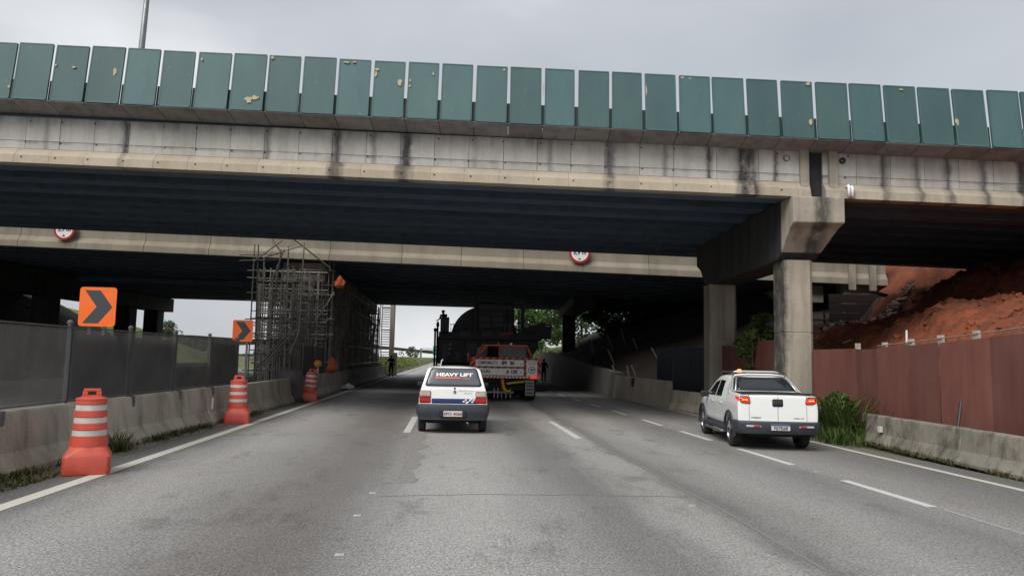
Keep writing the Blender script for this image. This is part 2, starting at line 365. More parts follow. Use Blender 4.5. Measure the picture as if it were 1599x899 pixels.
STAIN2 = [(9.74, .2, .85), (10.63, .16, .7), (11.47, .2, .85), (12.41, .2, .8), (13.42, .26, .9)]
M['fascia'] = concrete('fascia_concrete', (.61, .59, .55), (.30, .28, .25), .55, 1.3, STAIN, topdark=.75)
M['fascia2'] = concrete('fascia_concrete_right_span', (.57, .55, .51), (.28, .26, .22), .55, 1.3, STAIN2, topdark=.75)
M['ledge'] = concrete('fascia_ledge_concrete', (.52, .45, .35), (.33, .27, .19), .5, 1.0, [(-4.7, .35, .75), (-2.89, .4, .8), (2.51, .3, .7), (6.13, .6, .9), (-10.32, .2, .4)])
M['ledge2'] = concrete('fascia_ledge_concrete_right', (.47, .42, .33), (.25, .22, .17), .6, 1.0, STAIN2)
M['overhang'] = concrete('sooty_overhang', (.30, .285, .285), (.10, .095, .10), .7, 1.5, rnd=.15)
M['recess'] = simple('black_joint', (.03, .03, .034), .9, var=.5, vscale=4)  # darkness of the deep gap painted as a near-black colour
M['soffit'] = concrete('sooty_shaded_soffit', (.105, .15, .22), (.042, .058, .085), .6, 1.0, rnd=.2, zmul=1)  # soot-dark concrete, with the blue of the shade tinted into the colour
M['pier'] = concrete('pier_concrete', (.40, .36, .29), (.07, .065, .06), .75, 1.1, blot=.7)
M['pierdark'] = concrete('stained_shaded_pier', (.05, .048, .047), (.012, .012, .013), 1.0, 1.3, blot=.8, zmul=.08)  # stained pier concrete, deep shade under the deck put into the colour
M['corbel'] = concrete('corbel_concrete', (.43, .39, .32), (.08, .075, .07), .7, 1.1, [(8.0, .42, .85)], blot=.7)
M['column'] = concrete('column_concrete', (.47, .425, .34), (.12, .11, .095), .6, 1.2, [(7.29, .09, .95)], blot=.6)  # left side face darkened: staining plus its shade put into the colour
M['fasciarear'] = concrete('rear_fascia_concrete', (.34, .30, .235), (.14, .12, .095), .55, .8)
M['barrier'] = concrete('barrier_concrete', (.47, .425, .35), (.13, .112, .088), .9, 1.3, blot=.8, zmul=.3)
M['barrierlight'] = concrete('pale_wall_concrete', (.40, .34, .28), (.24, .19, .15), .5, .8, zmul=.3)
M['wallold'] = concrete('old_wall_concrete', (.20, .185, .165), (.07, .065, .06), .7, .8, zmul=.2)
M['barriermoss'] = concrete('mossy_barrier_concrete', (.31, .285, .235), (.045, .042, .03), 1.0, 1.8, blot=1.0, zmul=.5)
M['hoarding'] = simple('oxide_red_hoarding', (.155, .052, .041), .7, var=.8, vscale=1.6, vcol=(.215, .09, .07), rnd=.28, stretch=(1, 1, .35), bmp=.5, bscale=3)
M['hoardingdark'] = simple('dark_hoarding', (.03, .034, .045), .6, var=.4, vscale=1.2, rnd=.2)
def green_panel():
    m, nt, b = base_mat('green_panel_paint')
    f = noisef(nt, 1.3, 5, .6, (1, 1, .35), .3, .7, 'World')
    col = mixc(nt, f, (.044, .100, .108), (.062, .128, .126))
    sc = noisef(nt, 7, 5, .7, (1, 1, .5), .62, .72, 'World'); sm = N(nt, 'ShaderNodeMath', operation='MULTIPLY'); sm.inputs[1].default_value = .35; nt.links.new(sc, sm.inputs[0])
    col = mixc(nt, sm.outputs[0], col, (.17, .23, .22))
    ch = noisef(nt, 2.6, 4, .55, (1, 1, .7), .735, .75, 'World')
    col = mixc(nt, ch, col, (.48, .42, .28))
    oi = N(nt, 'ShaderNodeObjectInfo'); mr = N(nt, 'ShaderNodeMapRange'); mr.inputs[3].default_value = .8; mr.inputs[4].default_value = 1.14; nt.links.new(oi.outputs['Random'], mr.inputs[0])
    cb = N(nt, 'ShaderNodeCombineColor')
    for i in range(3): nt.links.new(mr.outputs[0], cb.inputs[i])
    col = mixc(nt, 1.0, col, cb.outputs[0], 'MULTIPLY')
    nt.links.new(col, b.inputs['Base Color']); b.inputs['Roughness'].default_value = .6
    return m
M['green'] = green_panel()
M['greenedge'] = simple('green_panel_edge', (.03, .075, .075), .6, var=.4, vscale=4)
M['greendark'] = simple('dark_green_sill', (.012, .04, .042), .6, var=.4, vscale=4)
M['chip'] = simple('bare_filler', (.50, .42, .27), .8, var=.4, vscale=12)
def earth(name, c1, c2, c3):
    m, nt, b = base_mat(name)
    f = noisef(nt, .5, 6, .65, (1, 1, 1), .35, .65, 'World'); g = noisef(nt, 2.0, 6, .75, (1, 1, .22), .45, .66, 'World')
    col = mixc(nt, f, c1, c2); gm = N(nt, 'ShaderNodeMath', operation='MULTIPLY'); gm.inputs[1].default_value = .7; nt.links.new(g, gm.inputs[0])
    col = mixc(nt, gm.outputs[0], col, c3)
    nt.links.new(col, b.inputs['Base Color']); b.inputs['Roughness'].default_value = .95
    bump(nt, b, noisef(nt, 6, 6, .7, (1, 1, 1), 0, 1, 'World'), .8, .12)
    return m
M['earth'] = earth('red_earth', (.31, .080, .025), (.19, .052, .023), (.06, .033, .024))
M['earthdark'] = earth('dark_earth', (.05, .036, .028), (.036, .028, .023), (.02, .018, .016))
M['ground'] = earth('ground_soil', (.10, .11, .045), (.13, .11, .06), (.06, .07, .03))
M['verge'] = earth('gritty_verge', (.22, .19, .15), (.15, .13, .10), (.08, .075, .05))
M['slab'] = concrete('slope_paving', (.30, .27, .22), (.10, .09, .07), .7, 1.0)

YB = -YAW
def B(u, v, z=0): return Vector((u*math.cos(YB) + v*math.sin(YB), -u*math.sin(YB) + v*math.cos(YB), z))
def fr(a, b, n): return [a + (b-a)*i/n for i in range(n+1)]

# ================================================================== SETTING: ground, road, markings
gm = MB(); gm.box(-1500, 1500, -60, 3000, -.6, -.06)
tag(gm.build('ground', M['ground']), kind='structure')
rd = MB()
def rx(y): return 8.75 if y < 14 else (8.45 if y < 24 else 8.45 - (y-24)*.03 if y < 60 else 7.4)
ys = [-20, 0, 14, 20, 24, 30, 40, 50, 60, 100, 200, 420]
rings = [[(-5.75 if y < 40 else -5.3, y, 0), (rx(y)+.1, y, 0), (rx(y)+.1, y, -.05), (-5.75 if y < 40 else -5.3, y, -.05)] for y in ys]
rd.quadstrip(rings)
road = tag(rd.build('road', M['asphalt']), kind='structure')
def strip(name, pts, wd, mat, z=.004):
    b = MB(); rings = []
    for x, y in pts: rings.append([(x-wd/2, y, z), (x+wd/2, y, z), (x+wd/2, y, z-.003), (x-wd/2, y, z-.003)])
    b.quadstrip(rings); return b.build(name, mat, road)
strip('edge_line', [(-4.65, -5), (-4.65, 20), (-4.66, 40), (-4.6, 70), (-4.6, 300)], .19, M['paintcream'])
strip('edge_line', [(8.0, -5), (8.02, 16), (7.97, 23), (7.78, 30), (7.05, 54), (6.9, 80), (6.9, 300)], .13, M['paintcream'])
for y0 in (16.75, 32.6, 48.6, 64.6, 80.6, 96.6): strip('lane_dash', [(-.87, y0), (-.87, y0+4.4)], .16, M['paint'])
for y0 in (15.95, 31.9, 47.9, 63.9): strip('lane_dash', [(2.84, y0), (2.82, y0+4.2)], .15, M['paint'])
for y0, y1 in ((8.67, 10.6), (12.2, 14.4), (15.9, 17.9), (19.4, 21.25), (23.1, 24.9), (26.8, 28.6), (30.5, 32.3), (34.2, 36), (38, 39.8), (41.8, 43.6)):
    f = lambda y: 5.86 - (y-9)*.0175
    strip('lane_dash', [(f(y0), y0), (f(y1), y1)], .13, M['paint'])
strip('worn_line', [(5.95, 3), (5.9, 8.5)], .06, M['paintworn'])
# tar seam across the lanes
sm = MB(); rr = random.Random(3); pts = [(-.8 + i*.35, 9.15 + .12*math.sin(i*.35) + rr.uniform(-.03, .03) + i*.012, .0035) for i in range(12)]
sm.quadstrip([[(p[0], p[1]-.012, .0035), (p[0], p[1]+.012, .0035), (p[0], p[1]+.012, .001), (p[0], p[1]-.012, .001)] for p in pts])
sm.build('crack_seal', simple('tar', (.17, .16, .15), .85), road)
sm = MB(); pts = [(3.12 + .05*math.sin(i*.7) + rr.uniform(-.02, .02), 6 + i*1.2, .0035) for i in range(20)]
sm.quadstrip([[(p[0]-.022, p[1], .0035), (p[0]+.022, p[1], .0035), (p[0]+.022, p[1], .001), (p[0]-.022, p[1], .001)] for p in pts])
sm.build('crack_seal', simple('tar_faint', (.19, .18, .165), .85), road)
M['studgrey'] = simple('stud_grey', (.38, .38, .37), .5, var=.5, vscale=20)
def stud(x, y, lit=True):
    b = MB(); b.quadstrip([[(-.045, -.03, 0), (.045, -.03, 0), (.045, .03, 0), (-.045, .03, 0)], [(-.035, -.018, .014), (.035, -.018, .014), (.035, .018, .014), (-.035, .018, .014)]])
    b.build('road_stud', M['studgrey'], road, loc=(x, y, .002))
for x, y in ((-.87, 9.34), (-.9, 8.05), (-.86, 6.5), (2.89, 8.64), (2.84, 24.5), (5.82, 11.4), (5.72, 18.8)): stud(x, y)
pt = MB(); rr = random.Random(12)
rows = [(-.80 + .05*noise.noise((y*2.1, 0, 1)), -.42 + .22*noise.noise((y*1.3, 5, 0)) + .07*noise.noise((y*6, 3, 0)), y) for y in fr(10.1, 16.6, 60)]
pt.quadstrip([[(a, y, .0032), (c, y, .0032), (c, y, .001), (a, y, .001)] for a, c, y in rows])
pt.build('asphalt_patch', simple('dark_patch_asphalt', (.26, .25, .235), .9, var=.8, vscale=14, vcol=(.15, .14, .13), bmp=.3), road)
# gritty verge at the foot of the left barrier
vg = MB(); rr = random.Random(5)
pts = [(y, -5.95, -5.25 + .14*noise.noise((y*.9, 0, 0)) + rr.uniform(-.03, .03)+.012*(y-6)) for y in [4+i*.5 for i in range(38)]]
vg.quadstrip([[(a, y, .006), (c, y, .006), (c, y, .001), (a, y, .001)] for y, a, c in pts])
tag(vg.build('verge', M['verge']), kind='structure')
# opposite carriageway and median
o2 = MB(); o2.quadstrip([[(-25, y, -.02), (-10.2, y, -.02), (-10.2, y, -.05), (-25, y, -.05)] for y in (-20, 60, 420)])
tag(o2.build('opposite_road', M['asphalt2']), kind='structure')
md = MB(); md.quadstrip([[(-10.15, y, .0), (-5.9, y, .0), (-5.9, y, -.05), (-10.15, y, -.05)] for y in (-20, 30, 64)])
tag(md.build('median', M['verge']), kind='structure')

# ------------------------------------------------------------------ terrain
def heightfield(name, us, vs, fn, mat, kind='structure', bframe=True):
    b = MB(); n = len(us); bs = 0
    for v in vs:
        for u in us:
            z = fn(u, v); p = B(u, v, z) if bframe else Vector((u, v, z)); b.v.append(tuple(p))
    for i in range(len(vs)-1):
        for j in range(n-1):
            b.f.append((i*n+j, i*n+j+1, (i+1)*n+j+1, (i+1)*n+j)); b.m.append(0)
    o = b.build(name, mat, smooth=True); return tag(o, kind=kind)
def lerp(t, pts):
    if t <= pts[0][0]: return pts[0][1]
    for (a, x), (c, y) in zip(pts, pts[1:]):
        if t <= c: return x + (y-x)*(t-a)/(c-a)
    return pts[-1][1]
def fr(a, b, n): return [a + (b-a)*i/n for i in range(n+1)]
def zr(u, v):
    k = max(0, min(1, (31-v)/14)); uu = u + 1.2*k
    z = lerp(uu, [(8.6, .0), (9.6, .9), (11, 1.9), (13, 3.1), (15.6, 3.75), (16.4, 4.7), (18.6, 5.7), (20, 6.0), (26, 6.3)])
    g = noise.noise((u*.35, v*.35, 0))*.45 + noise.noise((u*1.1, v*.9, 3))*.22 + noise.noise((u*2.6, v*2.2, 7))*.09
    # vertical gullies down the cut face
    g += .16*noise.noise((v*1.9, u*.25, 11)) - .30*abs(noise.noise((v*1.1+u*.3, u*.35, 21))) - .14*abs(noise.noise((v*3.1, u*1.1, 31))) + .13*noise.noise((u*4.2, v*4.2, 3)) + .07*noise.noise((u*9, v*9, 5))
    z = max(0, z + g*min(1, max(0, (u-8.7)/1.5)))
    return min(z, 6.22-.0231*u+.9) if v > 17 else min(z, 5.6)
heightfield('embankment', fr(8.6, 30, 240), fr(9, 33, 260), zr, M['earth'])
def zr2(u, v):      # red cut slope behind the first overpass, open to the sky
    if v < 32: return 3.0
    return lerp(u, [(17, 4.6), (18.6, 6.4), (22, 9.5), (30, 12), (45, 13)]) + .4*noise.noise((u*.5, v*.5, 2)) + .15*noise.noise((u*1.6, v*1.6, 5)) + max(0, v-33)*.25
heightfield('red_cut_slope', fr(17, 45, 50), [31.6] + fr(32.8, 47, 30), zr2, M['earth'])
def zr3(u, v):      # dark slope under the rear overpass, right side
    X = u*math.cos(YB) + v*math.sin(YB); t = X - 8.0
    z3 = lerp(t, [(0, min(2.2, .95 + max(0, v-33)*.06)), (1.2, 2.2), (7.5, 5.3), (10.5, 6.1), (25, 6.6)])
    k = max(0, min(1, (v-32.5)/7)); k = k*k*(3-2*k)
    z = zr(u, 33)*(1-k) + z3*k + k*(.3*noise.noise((u*.6, v*.6, 4)) + .12*noise.noise((u*2, v*2, 1)))
    return max(.1, z)
b = MB(); us_ = fr(0, 30, 70); vs_ = fr(32.5, 66, 60)
for v in vs_:
    for q in us_:
        u = (8.02 - v*math.sin(YB))/math.cos(YB) + q; b.v.append(tuple(B(u, v, zr3(u, v) - (.0 if q > 0 else .6))))
n_ = len(us_)
for i in range(len(vs_)-1):
    for j in range(n_-1): b.f.append((i*n_+j, i*n_+j+1, (i+1)*n_+j+1, (i+1)*n_+j)); b.m.append(0)
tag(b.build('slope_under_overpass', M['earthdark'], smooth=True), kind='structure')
def zl(u, v):
    return lerp(-u, [(26, 0), (30.5, .4), (37, 4.6), (42, 6.6), (60, 7.5)]) + .25*noise.noise((u*.5, v*.5, 9))
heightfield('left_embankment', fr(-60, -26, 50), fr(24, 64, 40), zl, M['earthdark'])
def zl2(u, v): return (lerp(-u, [(29, 0), (36, 1.2), (43, 4.0), (48, 5.8), (60, 8), (90, 9)]) + .4*noise.noise((u*.3, v*.3, 6)))*max(0, min(1, (112-v)/22)) - .3
heightfield('left_hillside', fr(-110, -29, 50), fr(64.2, 130, 40), zl2, M['grassyellow'])
def zbr(x, y):      # grass bank to the right beyond the overpass
    return lerp(x, [(7.6, 0.2), (9.5, 1.6), (14, 3.0), (24, 4.5), (60, 5)]) + .3*noise.noise((x*.4, y*.3, 8))
heightfield('right_bank', fr(7.6, 60, 40), fr(58, 200, 60), zbr, M['grassyellow'], bframe=False)
def zbl(x, y):
    return max(0, lerp(-x, [(5.3, .02), (6.2, .9), (8, 1.5), (10, .9), (12, 0)]) + .25*noise.noise((x*.6, y*.15, 3)))
heightfield('median_bank', fr(-12, -5.3, 20), fr(66, 300, 80), zbl, M['grassyellow'], bframe=False)
def zhill(x, y):
    return -3 + 15*math.exp(-((x+150)/160)**2) + 10*math.exp(-((x-200)/150)**2) + 3*noise.noise((x*.012, y*.01, 1))
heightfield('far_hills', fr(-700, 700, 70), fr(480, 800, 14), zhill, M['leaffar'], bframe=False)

# ================================================================== FRONT OVERPASS
S1 = lambda u: 6.22 - .0231*u
def bprism(b, u0, u1, prof, sf, nseg=1):
    """profile in (v, dz) extruded along u, following the soffit line sf"""
    b.quadstrip([[(u, v, sf(u)+dz) for v, dz in prof] for u in fr(u0, u1, nseg)]); return b
front = thing('overpass', 'front concrete overpass with weathered panelled fascia spanning the motorway', 'overpass', rz=-YB)
JU = 7.95
for a, c, ru in ((-32, JU-.16, 'l'), (JU+.16, 34, 'r')):
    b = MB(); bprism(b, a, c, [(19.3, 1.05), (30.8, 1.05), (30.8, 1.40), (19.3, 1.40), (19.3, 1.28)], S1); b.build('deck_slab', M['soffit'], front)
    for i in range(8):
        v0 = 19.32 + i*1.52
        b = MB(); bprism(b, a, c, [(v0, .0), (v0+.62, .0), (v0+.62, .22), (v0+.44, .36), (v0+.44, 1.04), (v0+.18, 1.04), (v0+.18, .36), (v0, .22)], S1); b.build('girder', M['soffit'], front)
    for u in ((-22, -14.5, -7.4, -.2, 5) if ru == 'l' else (11, 17, 24)):
        b = MB(); bprism(b, u, u+.28, [(19.6, .18), (30.4, .18), (30.4, 1.03), (19.6, 1.03)], S1); b.build('cross_beam', M['soffit'], front)
pier_strips = []
def fascia_span(u0, u1, step, mu, ml, seed):
    rr = random.Random(seed); us = [u0]
    while us[-1] + step*1.3 < u1: us.append(us[-1] + step*rr.uniform(.985, 1.015))
    us.append(u1)
    g = .005
    for k, (a, c) in enumerate(zip(us, us[1:])):
        d = rr.uniform(-.006, .006)
        for z0, z1, dd in ((.42, .628, .0), (.636, 1.28, rr.uniform(-.003, .003))):
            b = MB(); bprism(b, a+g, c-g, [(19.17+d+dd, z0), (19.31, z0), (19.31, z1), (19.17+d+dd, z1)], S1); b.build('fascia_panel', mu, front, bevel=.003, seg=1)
    us2 = [u0]
    while us2[-1] + step*1.3 < u1: us2.append(us2[-1] + step*rr.uniform(.985, 1.015) - (.14 if len(us2) == 1 else 0))
    us2.append(u1)
    for a, c in zip(us2, us2[1:]):
        d = rr.uniform(-.005, .005)
        b = MB(); bprism(b, a+g*.35, c-g*.35, [(18.97+d, -.012), (19.315, -.012), (19.315, .415), (19.17+d, .415), (18.98+d, .21)], S1); b.build('fascia_ledge', ml, front, bevel=.004, seg=1)
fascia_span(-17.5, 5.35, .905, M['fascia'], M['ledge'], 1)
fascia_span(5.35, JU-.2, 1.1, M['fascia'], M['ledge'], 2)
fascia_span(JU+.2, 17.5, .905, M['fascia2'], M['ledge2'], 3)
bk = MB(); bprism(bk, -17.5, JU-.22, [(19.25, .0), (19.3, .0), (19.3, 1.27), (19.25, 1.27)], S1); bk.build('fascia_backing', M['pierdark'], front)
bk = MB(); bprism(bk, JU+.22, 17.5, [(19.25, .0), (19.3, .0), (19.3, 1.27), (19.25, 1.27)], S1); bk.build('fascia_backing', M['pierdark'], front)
# buttress strips each side of the joint
for a, c in ((JU-.42, JU-.19), (JU+.34, JU+.57)):
    b = MB(); bprism(b, a, c, [(18.93, -.02), (19.18, -.02), (19.18, 1.29), (19.06, 1.29), (19.06, .40)], S1); b.build('joint_rib', M['pier'], front, bevel=.012)
b = MB(); bprism(b, JU-.17, JU+.31, [(19.24, .0), (19.6, .0), (19.6, 1.27), (19.24, 1.27)], S1); b.build('joint_recess', M['recess'], front)
for u in (7.2, 8.68):
    b = MB(); b.lathe([(.075, 0), (.085, 0), (.085, .12), (.075, .12)], 16, (u, 19.135, S1(u)+1.05), 'y', caps=False)
    b.lathe([(.074, .04), (.001, .041)], 16, (u, 19.135, S1(u)+1.05), 'y', caps=False)
    b.build('drain_hole', M['ink'], front)
# white drips of pvc pipe below the joint
for k, (u, dz) in enumerate(((8.72, .32), (8.81, .30))):
    b = MB(); b.tube([(u, 19.1, S1(u)+dz), (u, 18.93, S1(u)+dz), (u, 18.91, S1(u)+dz-.05), (u, 18.91, S1(u)+.02)], .04, 8); b.build('drain_pipe', M['white'], front, smooth=True)
# form-tie holes
tie = MB(); rr = random.Random(8)
for i in range(27):
    u = -15 + i*.905 + .25
    if abs(u-JU) < .6: continue
    for dz, v in ((1.17, 19.165), (.60, 19.165), (.15, 18.972)):
        uu = u + rr.uniform(-.06, .06); z = S1(uu)+dz
        tie.quadstrip([[(uu-.022, v+.02, z-.02), (uu+.022, v+.02, z-.02), (uu+.022, v+.02, z+.02), (uu-.022, v+.02, z+.02)], [(uu-.018, v-.006, z-.016), (uu+.018, v-.006, z-.016), (uu+.018, v-.006, z+.016), (uu-.018, v-.006, z+.016)]])
o = tie.build('form_tie', M['ink'], front); o['kind'] = 'stuff'
# overhanging kerb units under the green panels
SP = lambda u: S1(u) - .0062*u
PS = .9010; P0 = -13.03 - 5*PS
GX = [22, 80, 136, 193, 249, 304, 360, 416, 471, 526, 581, 635, 688, 742, 796, 850, 902, 955, 1007, 1060, 1113, 1167, 1220, 1274, 1328, 1382, 1436, 1490, 1544, 1597]
GU = [-13.03 + .01659*(x-22) for x in [22-57*k for k in range(5, 0, -1)] + GX + [1597+54*k for k in range(1, 5)]]
for a, a2 in zip(GU, GU[1:]):
    b = MB(); bprism(b, a+.006, a2-.006, [(18.53, 1.44), (18.60, 1.42), (19.0, 1.33), (19.16, 1.30), (19.3, 1.30), (19.3, 1.465), (18.53, 1.465)], SP); b.build('overhang_unit', M['overhang'], front, bevel=.015, seg=1)
b = MB(); bprism(b, -30, 30, [(30.6, 1.4), (30.9, 1.4), (30.9, 2.1), (30.6, 2.1)], S1); b.build('rear_parapet', M['pierdark'], front)
# pier of the front overpass
CR = [(18.85, 7.24, 8.58, 5.34), (19.1, 7.22, 8.50, 5.20), (19.35, 7.20, 8.38, 4.93), (19.6, 7.18, 8.25, 4.64), (19.85, 7.16, 8.18, 4.48), (20.6, 7.14, 8.16, 4.45), (26.9, 7.10, 8.10, 4.45), (27.2, 7.10, 8.10, 4.6), (27.7, 7.1, 8.1, 5.1), (28.3, 7.1, 8.1, 5.35)]
CR.insert(4, (19.605, 7.18, 8.25, 4.64))
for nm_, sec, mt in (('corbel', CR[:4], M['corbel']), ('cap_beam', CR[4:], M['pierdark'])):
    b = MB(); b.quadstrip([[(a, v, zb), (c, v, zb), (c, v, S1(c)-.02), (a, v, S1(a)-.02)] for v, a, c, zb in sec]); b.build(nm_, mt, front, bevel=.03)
for v0, wd in ((19.62, .96), (26.1, .95)):
    a, c = (7.28, 8.04) if v0 < 22 else (7.02, 7.98)
    ch = .09
    def ring(z, t): 
        x0, x1, y0, y1 = a-t, c+t, v0-t, v0+wd+t
        return [(x0+ch, y0, z), (x1-ch, y0, z), (x1, y0+ch, z), (x1, y1-ch, z), (x1-ch, y1, z), (x0+ch, y1, z), (x0, y1-ch, z), (x0, y0+ch, z)]
    b = MB(); b.quadstrip([ring(-.3, .0), ring(2.5, 0), ring(2.505, -.012), ring(2.53, -.012), ring(2.535, 0), ring(4.46, 0)]); b.build('pier_column', M['column'] if v0 < 22 else M['pier'], front, bevel=.01)

# ------------------------------------------------------------------ green panel barrier on the front overpass
nb = thing('panel_barrier', 'row of weathered green panels standing along the edge of the front overpass', 'barrier', rz=-YB)
rr = random.Random(21); LEAN = .10
chips = {}
for k, (a, a2) in enumerate(zip(GU, GU[1:])):
    u0, u1 = a + .045, a2 - .045 + rr.uniform(-.008, .008)
    zb = 1.472; h = 1.55 + rr.uniform(-.012, .012); th = .07; dv = rr.uniform(-.012, .012); tw = rr.uniform(-.008, .008)
    def P(u, t, w): return (u + tw*t, 18.52 + dv + LEAN*t + w, SP(u) + zb + t)
    b = MB(); b.quadstrip([[P(u0, 0, 0), P(u1, 0, 0), P(u1, 0, th), P(u0, 0, th)], [P(u0, h, 0), P(u1, h, 0), P(u1, h, th), P(u0, h, th)]])
    pn = b.build('panel', M['green'], nb, bevel=.008, seg=1)
    if -14.2 < u0 < 14.2:
        fr_ = MB()
        for (ua, ub, t0, t1) in ((u0, u1, h-.028, h+.004), (u0-.004, u0+.03, 0, h-.03), (u1-.03, u1+.004, 0, h-.03), (u0, u1, -.004, .035)):
            fr_.quadstrip([[P(ua, t0, -.006), P(ub, t0, -.006), P(ub, t0, .01), P(ua, t0, .01)], [P(ua, t1, -.006), P(ub, t1, -.006), P(ub, t1, .01), P(ua, t1, .01)]])
        fr_.build('frame', M['green'], pn)
    b = MB(); b.quadstrip([[(a-.05, 18.60+LEAN*t, SP(a)+zb+t), (a+.05, 18.60+LEAN*t, SP(a)+zb+t), (a+.05, 18.66+LEAN*t, SP(a)+zb+t), (a-.05, 18.66+LEAN*t, SP(a)+zb+t)] for t in (-.05, .56)])
    b.build('joint_sill', M['greendark'], nb)
def blob(b, cu, ct, ru, rt, seed):
    r2 = random.Random(seed); n = 14
    pts = []
    for j in range(n):
        t = 2*math.pi*j/n; q = r2.uniform(.55, 1.1); pts.append((cu + ru*q*math.cos(t), ct + rt*q*math.sin(t)))
    V = lambda u, t, w: (u, 18.50 + LEAN*t + w, SP(u) + 1.47 + t)
    b.quadstrip([[V(u, t, .0) for u, t in pts], [V(u, t, .03) for u, t in pts]])
def upix(x): return -13.03 + .01659*(x-22)
cb = MB(); sd_ = 0
for x, f, ru, rt in ((179, .56, .05, .13), (392, .18, .13, .1), (402, .22, .1, .07), (423, .95, .06, .05), (589, .83, .07, .05), (587, .74, .04, .09), (625, .62, .06, .12), (641, .66, .03, .06), (641, .56, .03, .05), (677, .8, .03, .06), (540, .93, .1, .03), (552, .94, .06, .03), (1266, .28, .05, .11), (1265, .95, .07, .06), (86, .62, .03, .04), (115, .6, .05, .03), (18, .2, .04, .05), (1068, .95, .06, .03), (1080, .94, .04, .03), (1411, .93, .06, .03), (788, .93, .03, .04), (313, .85, .03, .05), (1011, .7, .02, .2), (850, .6, .015, .25)):
    blob(cb, upix(x), f*1.56, ru, rt, sd_); sd_ += 1
o = cb.build('bare_patch', M['chip'], nb); o['kind'] = 'stuff'

# ------------------------------------------------------------------ lamp post above
lp = thing('lamp_post', 'tall galvanised lamp post rising behind the green panels on the left', 'lamp post', B(-13.2, 25, 7.9), -YB)
b = MB(); b.tube([(0, 0, -.2), (.05, 0, 4), (.22, 0, 9)], [.12, .105, .07], 10); b.build('pole', M['galv'], lp, smooth=True)
b = MB(); b.tube([(.22, 0, 8.9), (.3, -.6, 9.3), (.3, -1.8, 9.5)], .035, 8); b.build('arm', M['galv'], lp, smooth=True)
b = MB(); b.box(.18, .42, -2.5, -1.75, 9.42, 9.55); b.build('lamp_head', M['galv'], lp, bevel=.03)

# ================================================================== REAR OVERPASS (two decks behind)
S2 = lambda u: 5.83 - .0247*u
S3 = lambda u: 5.86 - .008*u
rear = thing('rear_overpass', 'second overpass behind the first with cream fascia and height limit discs', 'overpass', rz=-YB)
for sf, va, vb, nm in ((S2, 34.3, 47.6, 9), (S3, 47.75, 62, 9)):
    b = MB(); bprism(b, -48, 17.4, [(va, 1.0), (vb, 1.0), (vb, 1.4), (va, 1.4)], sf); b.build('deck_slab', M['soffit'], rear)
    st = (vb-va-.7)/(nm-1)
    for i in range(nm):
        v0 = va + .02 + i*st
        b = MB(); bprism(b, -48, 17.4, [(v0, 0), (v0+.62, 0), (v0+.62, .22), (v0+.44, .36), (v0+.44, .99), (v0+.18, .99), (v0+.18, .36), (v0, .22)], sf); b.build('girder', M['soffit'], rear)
rr = random.Random(31); u = -34
while u < 17:
    u2 = min(17.4, u + rr.uniform(2.6, 3.4)); d = rr.uniform(-.01, .01)
    b = MB(); bprism(b, u+.006, u2-.006, [(34.0+d, -.012), (34.29, -.012), (34.29, 1.6), (34.18+d, 1.6), (34.18+d, .52), (34.01+d, .28)], S2); b.build('fascia_panel', M['fasciarear'], rear, bevel=.012, seg=1); u = u2
b = MB(); bprism(b, -48, 17.4, [(33.8, 1.6), (34.6, 1.6), (34.6, 1.75), (33.8, 1.75)], S2); b.build('parapet', M['fasciarear'], rear)
b = MB(); bprism(b, -48, 17.4, [(33.95, 1.75), (34.15, 1.75), (34.15, 2.5), (33.95, 2.5)], S2); b.build('parapet', M['fasciarear'], rear)
def rpier(uc, vs_, wd, capw, v0, v1, zc, mat, sk=0):
    U = lambda v: uc - (v-35)*sk
    b = MB(); b.quadstrip([[(U(v)-capw/2, v, zc), (U(v)+capw/2, v, zc), (U(v)+capw/2, v, S2(U(v)+2)-.04 if v < 47.7 else S3(U(v)+2)-.04), (U(v)-capw/2, v, S2(U(v)+2)-.04 if v < 47.7 else S3(U(v)+2)-.04)] for v in (v0, 47.6, 47.75, v1)]); b.build('cap_beam', mat, rear, bevel=.03)
    for v in vs_:
        b = MB(); b.box(U(v)-wd/2, U(v)+wd/2, v-wd/2, v+wd/2, -.2, zc+.01); b.build('pier_column', mat, rear, bevel=.06)
rpier(-9.85, (36.2, 44, 52, 60), 1.0, 2.0, 34.7, 61.5, 5.1, M['pier'], .088)
rpier(-29, (40, 46, 55.6, 60), 1.15, 1.5, 36, 61.8, 4.95, M['pierdark'])
rpier(4.55, (58.5,), 1.0, 1.4, 46, 61.5, 5.1, M['pierdark'])
rpier(13.9, (36.2, 44), .95, 1.5, 34.6, 46, 4.6, M['pier'])
b = MB(); b.box(15.5, 17.5, 34.4, 35.2, 2.5, 5.9); b.build('abutment_wing', M['pier'], rear, bevel=.04)
for u in (15.55, 16.5):
    b = MB(); bprism(b, u, u+.3, [(33.85, -.3), (34.0, -.3), (34.0, 1.2), (33.85, 1.2)], S2); b.build('rib', M['pier'], rear, bevel=.02)

